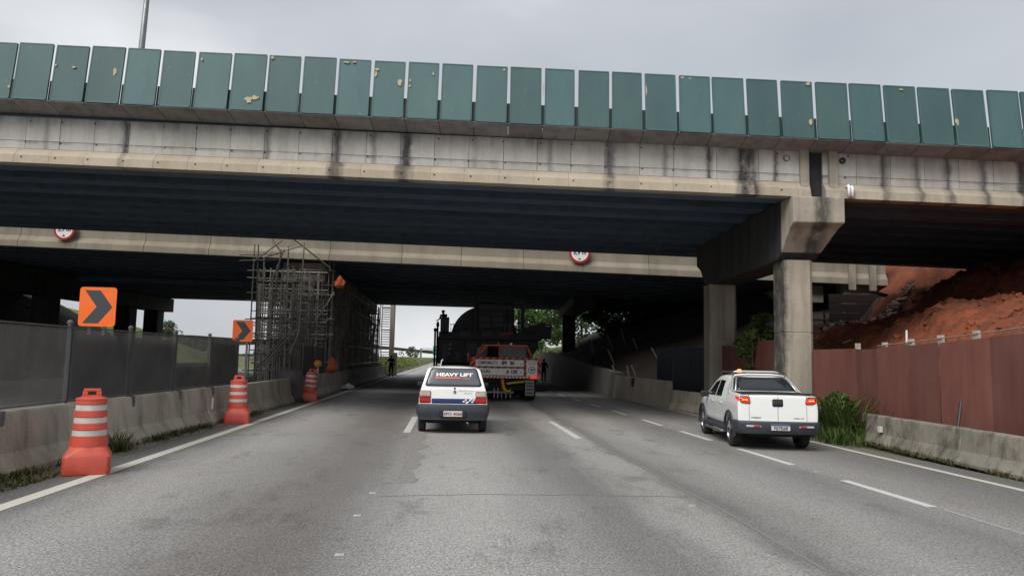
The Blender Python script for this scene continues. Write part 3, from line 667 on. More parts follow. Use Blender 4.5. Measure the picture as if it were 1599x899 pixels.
# height limit discs hung on the rear fascia
for u, z, lab in ((3.1, 6.62, 'round red rimmed 5.9 m height limit disc above the heavy load'), (-20.8, 7.2, 'height limit disc at far left mostly hidden behind the front overpass')):
    s = thing('height_limit_sign', lab, 'sign', B(u, 33.9, z), -YB, 'height limit discs on the rear overpass')
    b = MB(); b.lathe([(.001, -.004), (.40, -.004), (.40, .01), (.001, .01)], 36, (0, 0, 0), 'y', caps=False); b.build('disc', M['white'], s)
    b = MB(); b.lathe([(.39, -.012), (.49, -.012), (.49, .02), (.39, .02), (.39, -.012)], 36, (0, 0, 0), 'y', caps=False); b.build('rim', simple('sign_red', (.45, .015, .02), .45), s)
    textobj('lettering', '5,9 m', .27, M['ink'], s, (0, -.012, .0), offset=.006)
    b = MB(); b.prism([(-.07, -.32), (.07, -.32), (0, -.23)], -.012, .0); b.prism([(-.07, .32), (0, .23), (.07, .32)], -.012, 0); b.build('arrow', M['ink'], s)

# dark boarding and rails beside the far right pier
bd = thing('boarded_wall', 'dark brown boarded wall with rails below the rear overpass, right of the pale column', 'wall', B(15.3, 33.2, 2.6), -YB)
for i in range(5):
    b = MB(); b.box(-1.0, 1.25, 0, .06, .2+i*.42, .6+i*.42); b.build('board', M['hood'], bd, bevel=.008)
for x in (-1.3, -.3, .7):
    b = MB(); b.box(x, x+.07, -.12, -.02, -.6, 1.5); b.build('post', M['hood'], bd)
for z in (.55, 1.05):
    b = MB(); b.box(-2.2, 1.2, -.2, -.13, z, z+.07); b.build('rail', M['hood'], bd)

# ================================================================== LEFT SIDE: concrete barrier, mesh fence, signs, drums
def jersey(parent, p0, p1, mat, h=.84, wb=.30, wt=.10, side=1, name='segment'):
    """barrier segment with sloped foot, footprint line p0-p1 is the traffic-side toe; side=+1 body lies to -x"""
    p0 = Vector((*p0, 0)); p1 = Vector((*p1, 0)); d = (p1-p0).normalized(); nrm = Vector((-d.y, d.x, 0))*side
    prof = [(0, 0), (0, .08), (.13, .30), (.19, h-.02), (.21, h), (.33, h), (.35, h-.02), (.41, .30), (.5, .08), (.5, 0)]
    b = MB(); b.quadstrip([[p + nrm*a + Vector((0, 0, z)) for a, z in prof] for p in (p0 + d*.008, p1 - d*.008)])
    return b.build(name, mat, parent, bevel=.012, seg=1)
def chain(parent, pts, step, mat, **k):
    for (a, c) in zip(pts, pts[1:]):
        a = Vector(a); c = Vector(c); L = (c-a).length; n = max(1, round(L/step))
        for i in range(n): jersey(parent, tuple(a + (c-a)*i/n), tuple(a + (c-a)*(i+1)/n), mat, **k)
LB = thing('concrete_barrier', 'long weathered grey concrete barrier along the left edge of the road', 'barrier')
chain(LB, [(-5.62, 3), (-5.6, 12)], 3.0, M['barrier'])
chain(LB, [(-5.6, 12), (-5.33, 21), (-5.25, 26.4)], 3.0, M['barrier'])
chain(LB, [(-5.12, 27.2), (-5.05, 62)], 3.2, M['barrier'], h=.88)
for y in (10.3, 14.2, 16.4, 18.4):
    b = MB(); tx = -5.61 + max(0, y-12)*.03; b.box(tx-.24, tx-.155, y-.05, y+.05, .66, .852); b.build('clamp', M['fencepost'], LB, bevel=.008)
b = MB(); b.box(-5.215, -5.195, 17.2, 17.27, .42, .66); b.build('reflector', M['platewhite'], LB, loc=(-.02, 0, 0))

# expanded-metal mesh fence on the barrier
MF = thing('mesh_fence', 'grey expanded metal mesh fence standing on the left concrete barrier', 'fence')
POST = [(-5.87, 7.85), (-5.87, 9.9), (-5.86, 12.1), (-5.79, 14.15), (-5.73, 16.2), (-5.66, 18.27), (-5.6, 20.45)]
def mesh_panel(L, H):
    b = MB(); rows = int(H/.032); cols = int(L/.085); rr = random.Random(4)
    for i in range(rows):
        z0 = .02 + i*(H-.04)/rows; 
        for half in (0, 1):
            zc = z0 + half*.016
            pts = []
            for j in range(cols*2+1):
                y = .03 + (L-.06)*j/(cols*2)
                up = (j + half) % 2
                pts.append((y, zc + (.014 if up else 0)))
            a = len(b.v)
            for y, z in pts: b.v += [(.004, y, z-.0062), (-.006, y, z+.0062)]
            for j in range(len(pts)-1): b.f.append((a+2*j, a+2*j+1, a+2*j+3, a+2*j+2)); b.m.append(0)
    return b
for i, ((x0, y0), (x1, y1)) in enumerate(zip(POST, POST[1:])):
    L = math.hypot(x1-x0, y1-y0); ang = math.atan2(-(x1-x0), y1-y0); H = 1.14
    o = mesh_panel(L, H).build('mesh_panel', M['meshmetal'], MF, loc=(x0, y0, .88), rot=(0, 0, ang))
    f = MB(); f.box(-.012, .012, .02, L-.02, -.01, .012); f.box(-.012, .012, .02, L-.02, H-.01, H+.014); f.box(-.012, .012, .02, .045, .012, H-.01); f.box(-.012, .012, L-.045, L-.02, .012, H-.01)
    f.build('frame', M['fencepost'], o)
    # dark screen cloth tied behind the mesh on most bays
    if i in (2, 3, 5):
        s = MB(); s.box(-.05, -.042, .05, L-.05, .02, H-.10 if i != 5 else H-.02); s.build('screen_cloth', M['screen'], o)
    elif i == 4:
        s = MB(); s.box(-.05, -.042, .05, L-.05, .02, .56); s.build('screen_cloth', M['screen'], o)
for x, y in POST:
    b = MB(); b.tube([(x-.035, y, .60), (x-.035, y, 2.08)], .034, 10); b.lathe([(.001, 0), (.046, 0), (.046, .03), (.02, .055), (.001, .056)], 10, (x-.035, y, 2.075)); b.lathe([(.034, 0), (.05, 0), (.05, .05), (.034, .05)], 10, (x-.035, y, 1.33), caps=False)
    b.build('post', M['fencepost'], MF, auto=40)

# chevron signs
def chevron(name, label, loc, s, posts, face=0.0):
    t = thing(name, label, 'sign', loc, face, 'orange chevron signs above the fence')
    b = MB(); b.prism(rrect(-s/2, s/2, -s*.55, s*.55, s*.09), 0, .012); b.build('plate', M['signorange'], t)
    w_ = s*.5; h = s*.46
    poly = [(-.36*s, h), (.06*s, h), (.40*s, .0), (.04*s, -h), (-.38*s, -h), (-.02*s, .0)]
    b = MB(); b.prism(poly, -.004, -.0005); b.build('chevron', M['signdark'], t)
    for px, pz in posts:
        b = MB(); b.box(px-.03, px+.03, .014, .06, pz, s*.4); b.build('post', M['fencepost'], t, bevel=.005)
chevron('chevron_sign', 'large orange chevron sign above the mesh fence behind the nearest drum', (-6.1, 13.4, 2.42), .62, ((-.12, -2.3), (.12, -2.3)), R(-1))
chevron('chevron_sign', 'smaller orange chevron sign at the far end of the mesh fence', (-6.35, 23.5, 2.36), .60, ((-.17, -2.25), (.14, -2.25)), R(2))

# channelising drums
def drum(loc, rz, label, tilt=0, stack=False):
    t = thing('traffic_drum', label, 'traffic drum', loc, rz, 'orange and white traffic drums by the left barrier'); t.rotation_euler.x = R(tilt)
    # square foot with arches, shoulder, ribbed body
    def sq(hw, r, z, n=6): return [(x, y, z) for x, y in rrect(-hw, hw, -hw, hw, r, n)]
    b = MB(); prof = [(.278, .05, 0), (.290, .06, .03), (.286, .07, .235), (.275, .09, .262), (.232, .18, .345), (.226, .222, .36)]
    b.quadstrip([sq(h, r, z) for h, r, z in prof])
    base = b.build('base', M['drum'], t, auto=35)
    bo = bpy.data.objects.new('cut', MB().box(-.13, .13, -1, 1, -.1, .05).box(-1, 1, -.13, .13, -.1, .0499).mesh('cut', M['drum'])); COL.objects.link(bo)
    md_ = base.modifiers.new('b', 'BOOLEAN'); md_.object = bo; md_.operation = 'DIFFERENCE'; me = baked(base); base.modifiers.clear(); base.data = me; bpy.data.objects.remove(bo)
    prof = [(.238, .35), (.226, .47), (.222, .475)]
    zs = [.50, .585, .67, .755, .84, .925, .985]
    r0 = lambda z: .232 - (z-.36)*.065
    body = [(r0(.355), .355), (r0(.50)+.004, .50)]
    for i, (a, c) in enumerate(zip(zs, zs[1:])):
        rec = .010 if i % 2 == 0 else 0
        body += [(r0(a)-rec, a+.004), (r0(c)-rec, c-.004)]
    body += [(r0(.985)+.006, .985), (r0(1.0)+.006, 1.005), (.165, 1.015), (.001, 1.016)]
    b = MB(); b.lathe(body, 32, caps=False); bd_ = b.build('body', M['drum'], t, auto=30)
    for i in (0, 2, 4):
        a, c = zs[i], zs[i+1]; b = MB(); b.lathe([(r0(a)-.0085, a+.006), (r0(c)-.0085, c-.006)], 32, caps=False); b.build('reflective_band', M['drumwhite'], t, smooth=True)
    b = MB(); hw = .15
    b.quadstrip([[(-hw, -.03, 1.0), (hw, -.03, 1.0), (hw, .03, 1.0), (-hw, .03, 1.0)], [(-hw+.035, -.028, 1.045), (hw-.035, -.028, 1.045), (hw-.035, .028, 1.045), (-hw+.035, .028, 1.045)]])
    for sgn in (-1, 1):
        x0, x1 = sorted((sgn*.05, sgn*(hw-.035))); b.box(x0, x1, -.028, .028, 1.044, 1.10)
    b.box(-hw+.045, hw-.045, -.028, .028, 1.098, 1.135); b.build('handle', M['drum'], bd_, bevel=.008)
    return t
drum((-4.89, 10.78, .006), R(22), 'nearest orange and white traffic drum beside the left barrier')
drum((-5.02, 18.5, .004), R(13), 'middle traffic drum standing upright below the far chevron sign')
d3 = drum((-4.95, 27.3, .004), R(10), 'farthest traffic drum leaning beside the barrier below an amber lamp', tilt=0)
d3.rotation_euler.y = R(5); d3.location.z = .03
wl = thing('warning_lamp', 'round amber warning lamp fixed above the farthest drum', 'lamp', (-4.72, 27.55, 1.17), R(10))
b = MB(); b.lathe([(.001, -.05), (.13, -.04), (.15, 0), (.13, .04), (.001, .05)], 20, (0, 0, .18), 'y', caps=False); b.build('lens', simple('amber_lens', (.55, .22, .04), .3), wl, smooth=True)
b = MB(); b.lathe([(.15, -.045), (.165, -.045), (.165, .045), (.15, .045)], 20, (0, 0, .18), 'y', caps=False); b.build('rim', M['black'], wl, auto=30)
b = MB(); b.box(-.05, .05, -.045, .045, -.3, .04); b.build('battery_case', M['galv'], wl, bevel=.01)

# black sheet, dark screen and orange cloth near the drum
bs = MB()
bs.quadstrip([[(-5.9, 26.62+.05*math.sin(z*4), z), (-5.05+.10*(z < .3)*(.3-z)*2, 26.56+.05*math.sin(z*4+1), z), (-5.05+.10*(z < .3)*(.3-z)*2, 26.60+.05*math.sin(z*4+1), z), (-5.9, 26.66+.05*math.sin(z*4), z)] for i, z in enumerate(fr(.06, 1.1, 8))])
tag(bs.build('black_sheet', M['screen'], smooth=True), 'black plastic sheet closing the gap in the left barrier behind the far drum', 'sheet')
sp = thing('dark_screen', 'flat dark screen panel on top of the left barrier in front of the scaffold', 'screen')
b = MB(); b.box(-5.42, -5.37, 27.7, 32.9, .885, 2.0); b.build('panel', M['screen'], sp, bevel=.01)
for y in (27.9, 30.3, 32.7):
    b = MB(); b.box(-5.365, -5.31, y-.03, y+.03, .884, 2.03); b.build('post', M['fencepost'], sp)
def crumple(name, label, cat, loc, sx, sy, sz, mat, seed, pts=26):
    rr = random.Random(seed); bm = bmesh.new(); bmesh.ops.create_icosphere(bm, subdivisions=2, radius=1)
    for v in bm.verts:
        k = 1 + .45*noise.noise(v.co*1.7 + Vector((seed, 0, 0))) + .2*noise.noise(v.co*4 + Vector((0, seed, 0)))
        t = (v.co.z+1)/2
        v.co = Vector((v.co.x*sx*k*(1.15-.85*t), v.co.y*sy*k*(1.15-.85*t), max(0, t*sz*(1+.2*(k-1)))))
    me = bpy.data.meshes.new(name); bm.to_mesh(me); bm.free(); me.materials.append(mat)
    return tag(link(name, me, None, loc), label, cat)
crumple('orange_cloth', 'crumpled orange cloth draped over the barrier top right of the dark screen', 'cloth', (-5.15, 33.6, .86), .32, .3, .75, M['clothorange'], 3)
crumple('orange_cloth', 'orange cloth tied high up on the right corner of the scaffold', 'cloth', (-5.15, 35.0, 4.75), .3, .2, .65, M['clothorange'], 8)
crumple('white_bag', 'white plastic bag lying at the foot of the left barrier', 'bag', (-4.85, 37, .002), .35, .5, .32, M['bag'], 5)

# ------------------------------------------------------------------ scaffold around the median pier
unit = MB(); unit.lathe([(1, 0), (1, 1)], 6); UT = unit.mesh('tube', M['tube'], True)
def tubeobj(parent, a, c, r=.026, name='tube'):
    a = Vector(a); c = Vector(c); d = c-a
    o = link(name, UT, parent, a); o.rotation_mode = 'QUATERNION'; o.rotation_quaternion = d.to_track_quat('Z', 'Y'); o.scale = (r, r, d.length); return o
SCF = thing('scaffold', 'dense steel tube scaffold wrapped round the median pier under the rear overpass', 'scaffold')
rr = random.Random(11)
fx = [-8.75, -8.5, -8.2, -7.95, -7.7, -7.4, -7.15, -6.95]
for i, x in enumerate(fx):
    tubeobj(SCF, (x+rr.uniform(-.05, .05), 33.6, .0), (x+rr.uniform(-.12, .12), 33.5, rr.choice((5.3, 5.6, 5.9, 6.5))), .03)
    tubeobj(SCF, (x+.25, 34.6, .0), (x+.25+rr.uniform(-.05, .05), 34.6, 5.6), .026)
for x in (-6.0, -5.72, -5.5):
    tubeobj(SCF, (x, 35.3, 0), (x+rr.uniform(-.05, .05), 35.2, 6.3), .03)
for z in (.95, 1.6, 2.2, 2.55, 3.2, 4.0, 4.35, 5.0, 5.35):
    tubeobj(SCF, (-9.0, 33.55, z+rr.uniform(-.03, .03)), (-6.9, 33.5, z+rr.uniform(-.03, .06)), .026)
for z in (5.75, 6.0): tubeobj(SCF, (-9.35, 33.45, z), (-7.7, 33.5, z+.1), .026)
for z in (2.6, 3.3, 4.45, 4.9, 5.6): tubeobj(SCF, (-6.9, 34.9, z), (-5.4, 35.2, z+.02), .026)
for a, c in (((-8.7, 33.3, 5.7), (-7.5, 33.3, 6.7)), ((-8.1, 33.3, 4.1), (-7.4, 33.3, 6.3)), ((-8.0, 33.4, 6.8), (-7.5, 33.4, 6.1)), ((-8.3, 33.4, 5.9), (-6.7, 33.4, 6.5)),
             ((-7.75, 33.4, 3.9), (-7.55, 33.4, 6.3)), ((-7.05, 33.2, 6.8), (-5.6, 34.6, 5.7)), ((-5.6, 34.9, 5.6), (-5.7, 34.9, 6.5)), ((-8.3, 33.3, 1.05), (-7.0, 33.4, 2.6)), ((-8.2, 33.2, 1.0), (-6.7, 33.2, 2.75)), ((-6.1, 35.1, 3.4), (-5.4, 35.1, 4.6)), ((-6.1, 35.1, 3.0), (-5.5, 35.1, 3.4)), ((-6.9, 33.1, 1.7), (-6.55, 33.1, 2.6)), ((-6.55, 33.1, 2.6), (-6.5, 33.1, 6.6))):
    tubeobj(SCF, a, c, .032)
# cage ladder
for k in range(7):
    t = 2*math.pi*k/7; x, y = -6.62 + .42*math.cos(t), 34.1 + .42*math.sin(t); tubeobj(SCF, (x, y, 1.7), (x, y, 5.3), .022, 'cage_bar')
for k in range(10):
    z = 1.75 + k*.37; b = MB(); pts = [(-6.62 + .43*math.cos(2*math.pi*j/14), 34.1 + .43*math.sin(2*math.pi*j/14), z) for j in range(15)]; b.tube(pts, .018, 5, False); b.build('cage_hoop', M['tube'], SCF)
# the deep forest of props behind (too fine to tell apart)
dp = MB()
for x in [-9.1 + .44*i for i in range(9)]:
    for y in [35.6 + 1.0*j for j in range(26)]:
        if rr.random() < .08: continue
        xx, yy = x + rr.uniform(-.12, .12), y + rr.uniform(-.2, .2)
        if xx > -5.55: xx = -5.6
        dp.tube([(xx, yy, 0), (xx + rr.uniform(-.06, .06), yy, 5.55)], .03, 5, False)
for y in [35.6 + 1.0*j for j in range(26)]:
    for z in (.9, 1.4, 1.9, 2.5, 2.9, 3.3, 3.7, 4.1, 4.5, 5.1):
        if rr.random() < .15: continue
        dp.tube([(-9.3, y, z + rr.uniform(-.1, .1)), (-5.6, y, z + rr.uniform(-.1, .1))], .028, 5, False)
    if rr.random() < .75:
        a = rr.uniform(-9.0, -7.0); z = rr.uniform(.3, 3); dp.tube([(a, y, z), (a + rr.uniform(-1.6, 1.6), y+.2, z+2)], .028, 5, False)
for x in [-9.1 + .44*i for i in range(9)]:
    for z in (1.2, 2.2, 3.2, 4.2, 5.2): dp.tube([(x if x < -5.6 else -5.6, 35.4, z+rr.uniform(-.15, .15)), (x if x < -5.6 else -5.6, 61, z)], .028, 5, False)
for k in range(60):
    y = rr.uniform(36, 60); z = rr.uniform(.5, 3.5); dp.tube([(-5.62, y, z), (-5.62, y + rr.uniform(-1.5, 1.5), z+rr.uniform(1, 2))], .028, 5, False)
for k in range(70):
    x = rr.uniform(-8.8, -5.9); y = rr.uniform(34.7, 36.5); dp.tube([(x, y, 0), (x + rr.uniform(-.03, .03), y, rr.uniform(4.2, 5.6))], .028, 5, False)
for k in range(26):
    z = .7 + k*.19; y = rr.uniform(34.6, 36); dp.tube([(-8.9, y, z), (-5.7, y, z + rr.uniform(-.04, .04))], .026, 5, False)
for k in range(46):
    y = 36.2 + k*.54; dp.tube([(-5.6 + rr.uniform(-.25, .05), y, 0), (-5.6 + rr.uniform(-.25, .05), y + rr.uniform(-.4, .4), rr.uniform(3, 5.6))], .03, 5, False)
o = dp.build('prop_forest', M['tube'], SCF); o['kind'] = 'stuff'
for k in range(34):
    y = 36 + k*.72; z = rr.choice((2.2, 3.3, 4.4, 5.0)); x = rr.uniform(-9, -6.5)
    b = MB(); b.box(x-.75, min(x+.75, -5.65), y, y+.26, z, z+.05); b.build('plank', M['plank'], SCF)
for x0, y0, z0, ln in ((-8.7, 33.7, 4.85, 1.9), (-6.9, 33.75, 4.05, 1.4), (-8.7, 33.95, 4.85, 1.9), (-8.6, 33.7, 3.25, 1.7), (-8.6, 33.95, 3.25, 1.7), (-8.7, 33.7, 2.25, 1.8), (-6.3, 35.3, 4.42, .9), (-6.3, 35.3, 3.32, .9), (-8.6, 33.7, 1.63, 1.5)):
    b = MB(); b.box(x0, x0+ln, y0, y0+.25, z0, z0+.05); b.build('plank', M['plank'], SCF)
# cladding sheets hung in the scaffold
for x0, x1, y, z0, z1 in ((-9, -7.2, 47, .4, 4.9), (-9.3, -7.4, 38.5, .2, 2.4)):
    b = MB(); b.box(x0, x1, y, y+.03, z0, z1); b.build('dust_sheet', M['screen'], SCF)

# stair tower at the far end of the scaffold
stw = thing('stair_tower', 'pale scaffold stair tower with treads at the far end of the scaffold', 'stair tower', (-5.5, 66.2, 0), 0)
for fl in range(3):
    for k in range(8):
        b = MB(); b.box(-.55, .2, .0+k*.12, .26+k*.12, .25+fl*2.0+k*.22, .32+fl*2.0+k*.22); b.build('tread', M['slab'], stw)
    b = MB(); b.box(-.6, .25, .9, 1.9, 2.0+fl*2.0, 2.08+fl*2.0); b.build('landing', M['slab'], stw)
for x, y in ((-.65, 0), (-.65, 1.9)):
    b = MB(); b.box(x, x+.08, y, y+.08, 0, 7); b.build('post', M['galv'], stw)
b = MB(); b.box(.27, .62, -.1, 1.4, 0, 7.2); b.build('side_panel', M['slab'], stw, bevel=.02)
b = MB(); b.box(.4, 1.0, -.3, .3, 0, 2.0); b.build('kiosk', M['slab'], stw, bevel=.03)

# ================================================================== RIGHT SIDE: barriers, wall, hoarding
RB = thing('mossy_barrier', 'low mossy concrete barrier along the right shoulder in front of the red hoarding', 'barrier')
def rseg(parent, p0, p1, mat, h, name='segment'):
    p0 = Vector((*p0, 0)); p1 = Vector((*p1, 0)); d = (p1-p0).normalized(); nrm = Vector((d.y, -d.x, 0))
    prof = [(0, 0), (0, .06), (.10, .24*h/.6), (.15, h-.02), (.17, h), (.32, h), (.34, h-.02), (.40, 0)]
    n = max(2, int((p1-p0).length/.4)); b = MB(); rr2 = random.Random(int(p0.y*10))
    b.quadstrip([[p0 + (p1-p0)*min(max(t, .002), .998) + nrm*(a + .008*noise.noise((t*7, a*9, z*5))) + Vector((0, 0, z + .012*noise.noise((t*9, a, 4))*(z > .2))) for a, z in prof] for t in fr(0, 1, n)])
    return b.build(name, mat, parent, bevel=.015, seg=1)
for a, c in (((8.38, 4.5), (8.55, 8.6)), ((8.55, 8.6), (8.84, 12.4)), ((8.84, 12.4), (9.1, 16.0))): rseg(RB, a, c, M['barriermoss'], .63)
b = MB(); b.box(8.93, 9.0, 15.0, 15.08, .3, .42); b.build('reflector', M['platewhite'], RB, loc=(.12, 0, 0))
RB2 = thing('grey_barrier', 'grey concrete barrier segment behind the white pickup, beside the tall grass', 'barrier')
for a, c in (((8.55, 16.9), (8.45, 20)), ((8.45, 20), (8.18, 23.2)), ((8.18, 23.2), (7.95, 26.4))): rseg(RB2, a, c, M['barrier'], .68)
PW = thing('pale_wall', 'pale cream concrete wall slab on the right under the rear overpass', 'wall')
b = MB(); b.quadstrip([[(8.05, 26.9, 0), (8.35, 26.9, 0), (8.27, 26.9, .98), (8.17, 26.9, .98)], [(7.72, 30, 0), (8.0, 30, 0), (7.94, 30, 1.0), (7.84, 30, 1.0)], [(7.5, 33.5, 0), (7.8, 33.5, 0), (7.72, 33.5, 1.02), (7.62, 33.5, 1.02)]]); b.build('slab', M['barrierlight'], PW, bevel=.02)
b = MB(); b.box(7.70, 7.9, 30.6, 30.9, .62, .98); b.build('dark_patch', M['ink'], PW, bevel=.05)
RW = thing('retaining_wall', 'long dark concrete retaining wall on the right under the rear overpass', 'wall')
wp = [(7.55, 33.6, 1.15), (7.52, 37, 1.3), (7.5, 41, 1.5), (7.5, 45, 1.75), (7.5, 49, 1.95), (7.5, 53, 2.1), (7.5, 58, 2.2), (7.55, 63, 2.3)]
for (x0, y0, h0), (x1, y1, h1) in zip(wp, wp[1:]):
    b = MB(); b.quadstrip([[(x0, y0+.01, 0), (x0+.5, y0+.01, 0), (x0+.5, y0+.01, h0), (x0+.12, y0+.01, h0)], [(x1, y1-.01, 0), (x1+.5, y1-.01, 0), (x1+.5, y1-.01, h1), (x1+.12, y1-.01, h1)]]); b.build('wall_bay', M['wallold'], RW, bevel=.02)

HD = thing('red_hoarding', 'oxide red sheet metal hoarding panels behind the right barrier', 'hoarding')
rr = random.Random(14)
hx = lambda y: 9.62 if y > 11 else 9.62
edges = [6.2, 7.2, 8.25, 9.3, 10.35, 11.45, 12.45, 13.05, 13.85, 14.8, 15.95, 16.85, 18.0, 19.1]
htop = lambda y: 2.30 - max(0, (y-11.6))*.055 if y < 16 else 2.07
def hpanel(parent, x0, y0, x1, y1, h0, h1, mat, zb=.2, rib=.0015, name='panel'):
    """ribbed steel sheet between two points"""
    L = math.hypot(x1-x0, y1-y0); n = max(6, int(L/.06)); rings = []
    nx, ny = -(y1-y0)/L, (x1-x0)/L
    prof = [0, 0, 1, 1]; b = MB(); pts = []
    for i in range(n+1):
        t = i/n; o_ = rib*prof[i % 4]; pts.append((x0+(x1-x0)*t + nx*o_, y0+(y1-y0)*t + ny*o_, h0+(h1-h0)*t))
    rings = [[(x, y, zb), (x, y, h), (x-nx*.02, y-ny*.02, h), (x-nx*.02, y-ny*.02, zb)] for x, y, h in pts]
    b.quadstrip(rings); return b.build(name, mat, parent)
for a, c in zip(edges, edges[1:]):
    d = rr.uniform(-.02, .02); s = rr.uniform(-.03, .03)
    hpanel(HD, hx(a)+d, a+.004, hx(c)+d+rr.uniform(-.015, .015), c-.004, htop(a)+s, htop(c)+s, M['hoarding'])
for y in (16.9, 15.8, 14.85, 13.9, 12.9): 
    b = MB(); b.box(9.68, 9.74, y-.07, y+.07, htop(y)-.25, htop(y)+.14); b.build('batten', M['rebar'], HD)
b = MB(); b.tube([(9.7, 15.0, 1.9), (9.68, 14.95, 2.45)], .02, 6); b.build('stake', M['white'], HD)
b = MB(); b.tube([(9.66, 16.0, 2.13), (9.66, 13.6, 2.26), (9.66, 11.0, 2.42), (9.66, 8, 2.5)], .012, 5); b.build('top_wire', M['fade'], HD)
b = MB(); b.tube([(9.3, 12.95, .5), (9.5, 13.1, 1.05)], .025, 6); b.build('prop_stick', M['ink'], HD)
HD2 = thing('red_hoarding', 'taller oxide red hoarding panels just left of the pier column', 'hoarding')
for x0, y0, x1, y1, h0, h1 in ((9.62, 20.3, 9.62, 21.2, 2.25, 2.36), (9.60, 21.21, 9.60, 22.95, 2.38, 2.42), (9.62, 22.96, 9.60, 24.7, 2.24, 2.27), (9.6, 24.71, 9.58, 26.4, 2.27, 2.29)):
    hpanel(HD2, x0, y0, x1, y1, h0, h1, M['hoarding'])
HD3 = thing('dark_hoarding', 'dark blue grey hoarding panels on the right beyond the red ones', 'hoarding')
for y in (26.45, 28.5, 30.6): hpanel(HD3, 9.58-(y-26)*.04, y, 9.5-(y-26)*.04, y+2.0, 2.28, 2.24, M['hoardingdark'])

# rubble, beams and branches on the embankment
rr = random.Random(9)
DB = thing('debris_heap', 'trail of broken grey boards and rubble running up the red earth slope', 'rubble')
path = [(11.3, 29.5), (12.6, 30), (13.8, 30.4), (14.9, 30.6), (15.6, 30.6), (16.0, 30.8), (16.4, 31.2), (17.2, 31.6)]
for i in range(70):
    t = rr.random()*(len(path)-1); k = int(t); u = path[k][0] + (path[k+1][0]-path[k][0])*(t-k) + rr.uniform(-.2, .2); v = path[k][1] + (path[k+1][1]-path[k][1])*(t-k) + rr.uniform(-.3, .1)
    z = zr(u, v) + rr.uniform(0.02, .3)
    Mx = Matrix.Rotation(rr.uniform(0, 3), 3, 'Z') @ Matrix.Rotation(rr.uniform(-.5, .5), 3, 'Y') @ Matrix.Rotation(rr.uniform(-.5, .5), 3, 'X')
    b = MB(); b.obox(B(u, v, z), (rr.uniform(.2, .75), rr.uniform(.05, .16), rr.uniform(.03, .09)), Mx); b.build('rubble_piece', M['rebar'], DB)
for k in range(12):
    u = rr.uniform(9.3, 12); v = rr.uniform(24, 30); z = zr(u, v)
    b = MB(); b.obox(B(u, v, z+.15), (rr.uniform(.3, 1.0), .1, .08), Matrix.Rotation(rr.uniform(0, 3), 3, 'Z') @ Matrix.Rotation(rr.uniform(-.4, .4), 3, 'Y')); b.build('timber', M['fade'], DB)
cl = MB(); rc = random.Random(19)
for k in range(900):
    u = rc.uniform(9.6, 19); v = rc.uniform(13, 31.5); z = zr(u, v); r_ = rc.uniform(.03, .13)*(1 if rc.random() < .9 else 2)
    Mx = Matrix.Rotation(rc.uniform(0, 6), 3, 'Z') @ Matrix.Rotation(rc.uniform(0, 6), 3, 'X')
    p = B(u, v, z + r_*.2); q = len(cl.v)
    for dx, dy, dz in ((1, 0, 0), (-1, .1, 0), (0, 1, .1), (.1, -1, 0), (0, 0, 1), (0, .1, -1)):
        w_ = Mx @ Vector((dx*r_*rc.uniform(.6, 1.2), dy*r_*rc.uniform(.6, 1.2), dz*r_*rc.uniform(.5, 1))); cl.v.append(tuple(p + w_))
    for f in ((0, 2, 4), (2, 1, 4), (1, 3, 4), (3, 0, 4), (2, 0, 5), (1, 2, 5), (3, 1, 5), (0, 3, 5)): cl.f.append(tuple(q+i for i in f)); cl.m.append(0)
tag(cl.build('earth_clods', M['earth']), 'loose clods of red earth scattered over the cut slope', 'clods', kind='stuff')
SK = thing('leaning_stakes', 'pale stakes leaning on the dark slope above the retaining wall', 'stakes')
for k in range(13):
    y = rr.uniform(34, 56); x = rr.uniform(8.1, 10.5); uu = x*math.cos(YB) - y*math.sin(YB); vv = x*math.sin(YB) + y*math.cos(YB); z = zr3(uu, vv)
    b = MB(); b.tube([(x, y, z-.1), (x - rr.uniform(.1, .5), y, z + rr.uniform(.5, 1.2))], .035, 5); b.build('stake', M['fade'], SK)

# ================================================================== VEGETATION
def blades(name, n, area, hmin, hmax, wd, mat, seed, label=None, cat=None, droop=.6, zf=None, lean=0):
    rr = random.Random(seed); b = MB()
    for i in range(n):
        x, y = area(rr); h = rr.uniform(hmin, hmax); a = rr.uniform(0, 2*math.pi); d = Vector((math.cos(a), math.sin(a), 0)); sd = Vector((-d.y, d.x, 0))
        z0 = zf(x, y) if zf else 0; q = rr.uniform(.2, 1)*droop*h; s = len(b.v)
        for k in range(5):
            t = k/4; p = Vector((x, y, z0)) + d*q*t*t + Vector((0, 0, h*(t - .25*droop*t*t*t))); wv = wd*(1-t)**.7*rr.uniform(.8, 1.2) + .001
            b.v += [tuple(p - sd*wv), tuple(p + sd*wv)]
        for k in range(4): b.f.append((s+2*k, s+2*k+1, s+2*k+3, s+2*k+2)); b.m.append(0)
    o = b.build(name, mat)
    return tag(o, label, cat, kind='stuff')
def gz(u, s): return lambda r: (r.gauss(u[0], s[0]), r.gauss(u[1], s[1]))
rt = random.Random(77); TUF = [(rt.gauss(8.85, .16), rt.gauss(16.6, .38), rt.uniform(.55, 1.15)) for _ in range(22)]
def tuft(r):
    x, y, k = r.choice(TUF); return x + r.gauss(0, .05), y + r.gauss(0, .06)
blades('tall_grass', 560, tuft, .35, 1.5, .019, M['grass'], 1, 'tall green grass clump between the pickup and the red hoarding', 'grass', 1.15)
blades('tall_grass', 260, gz((8.45, 15.5), (.18, .4)), .15, .5, .012, M['grass'], 2, 'short green grass at the foot of the mossy barrier end', 'grass', .9)
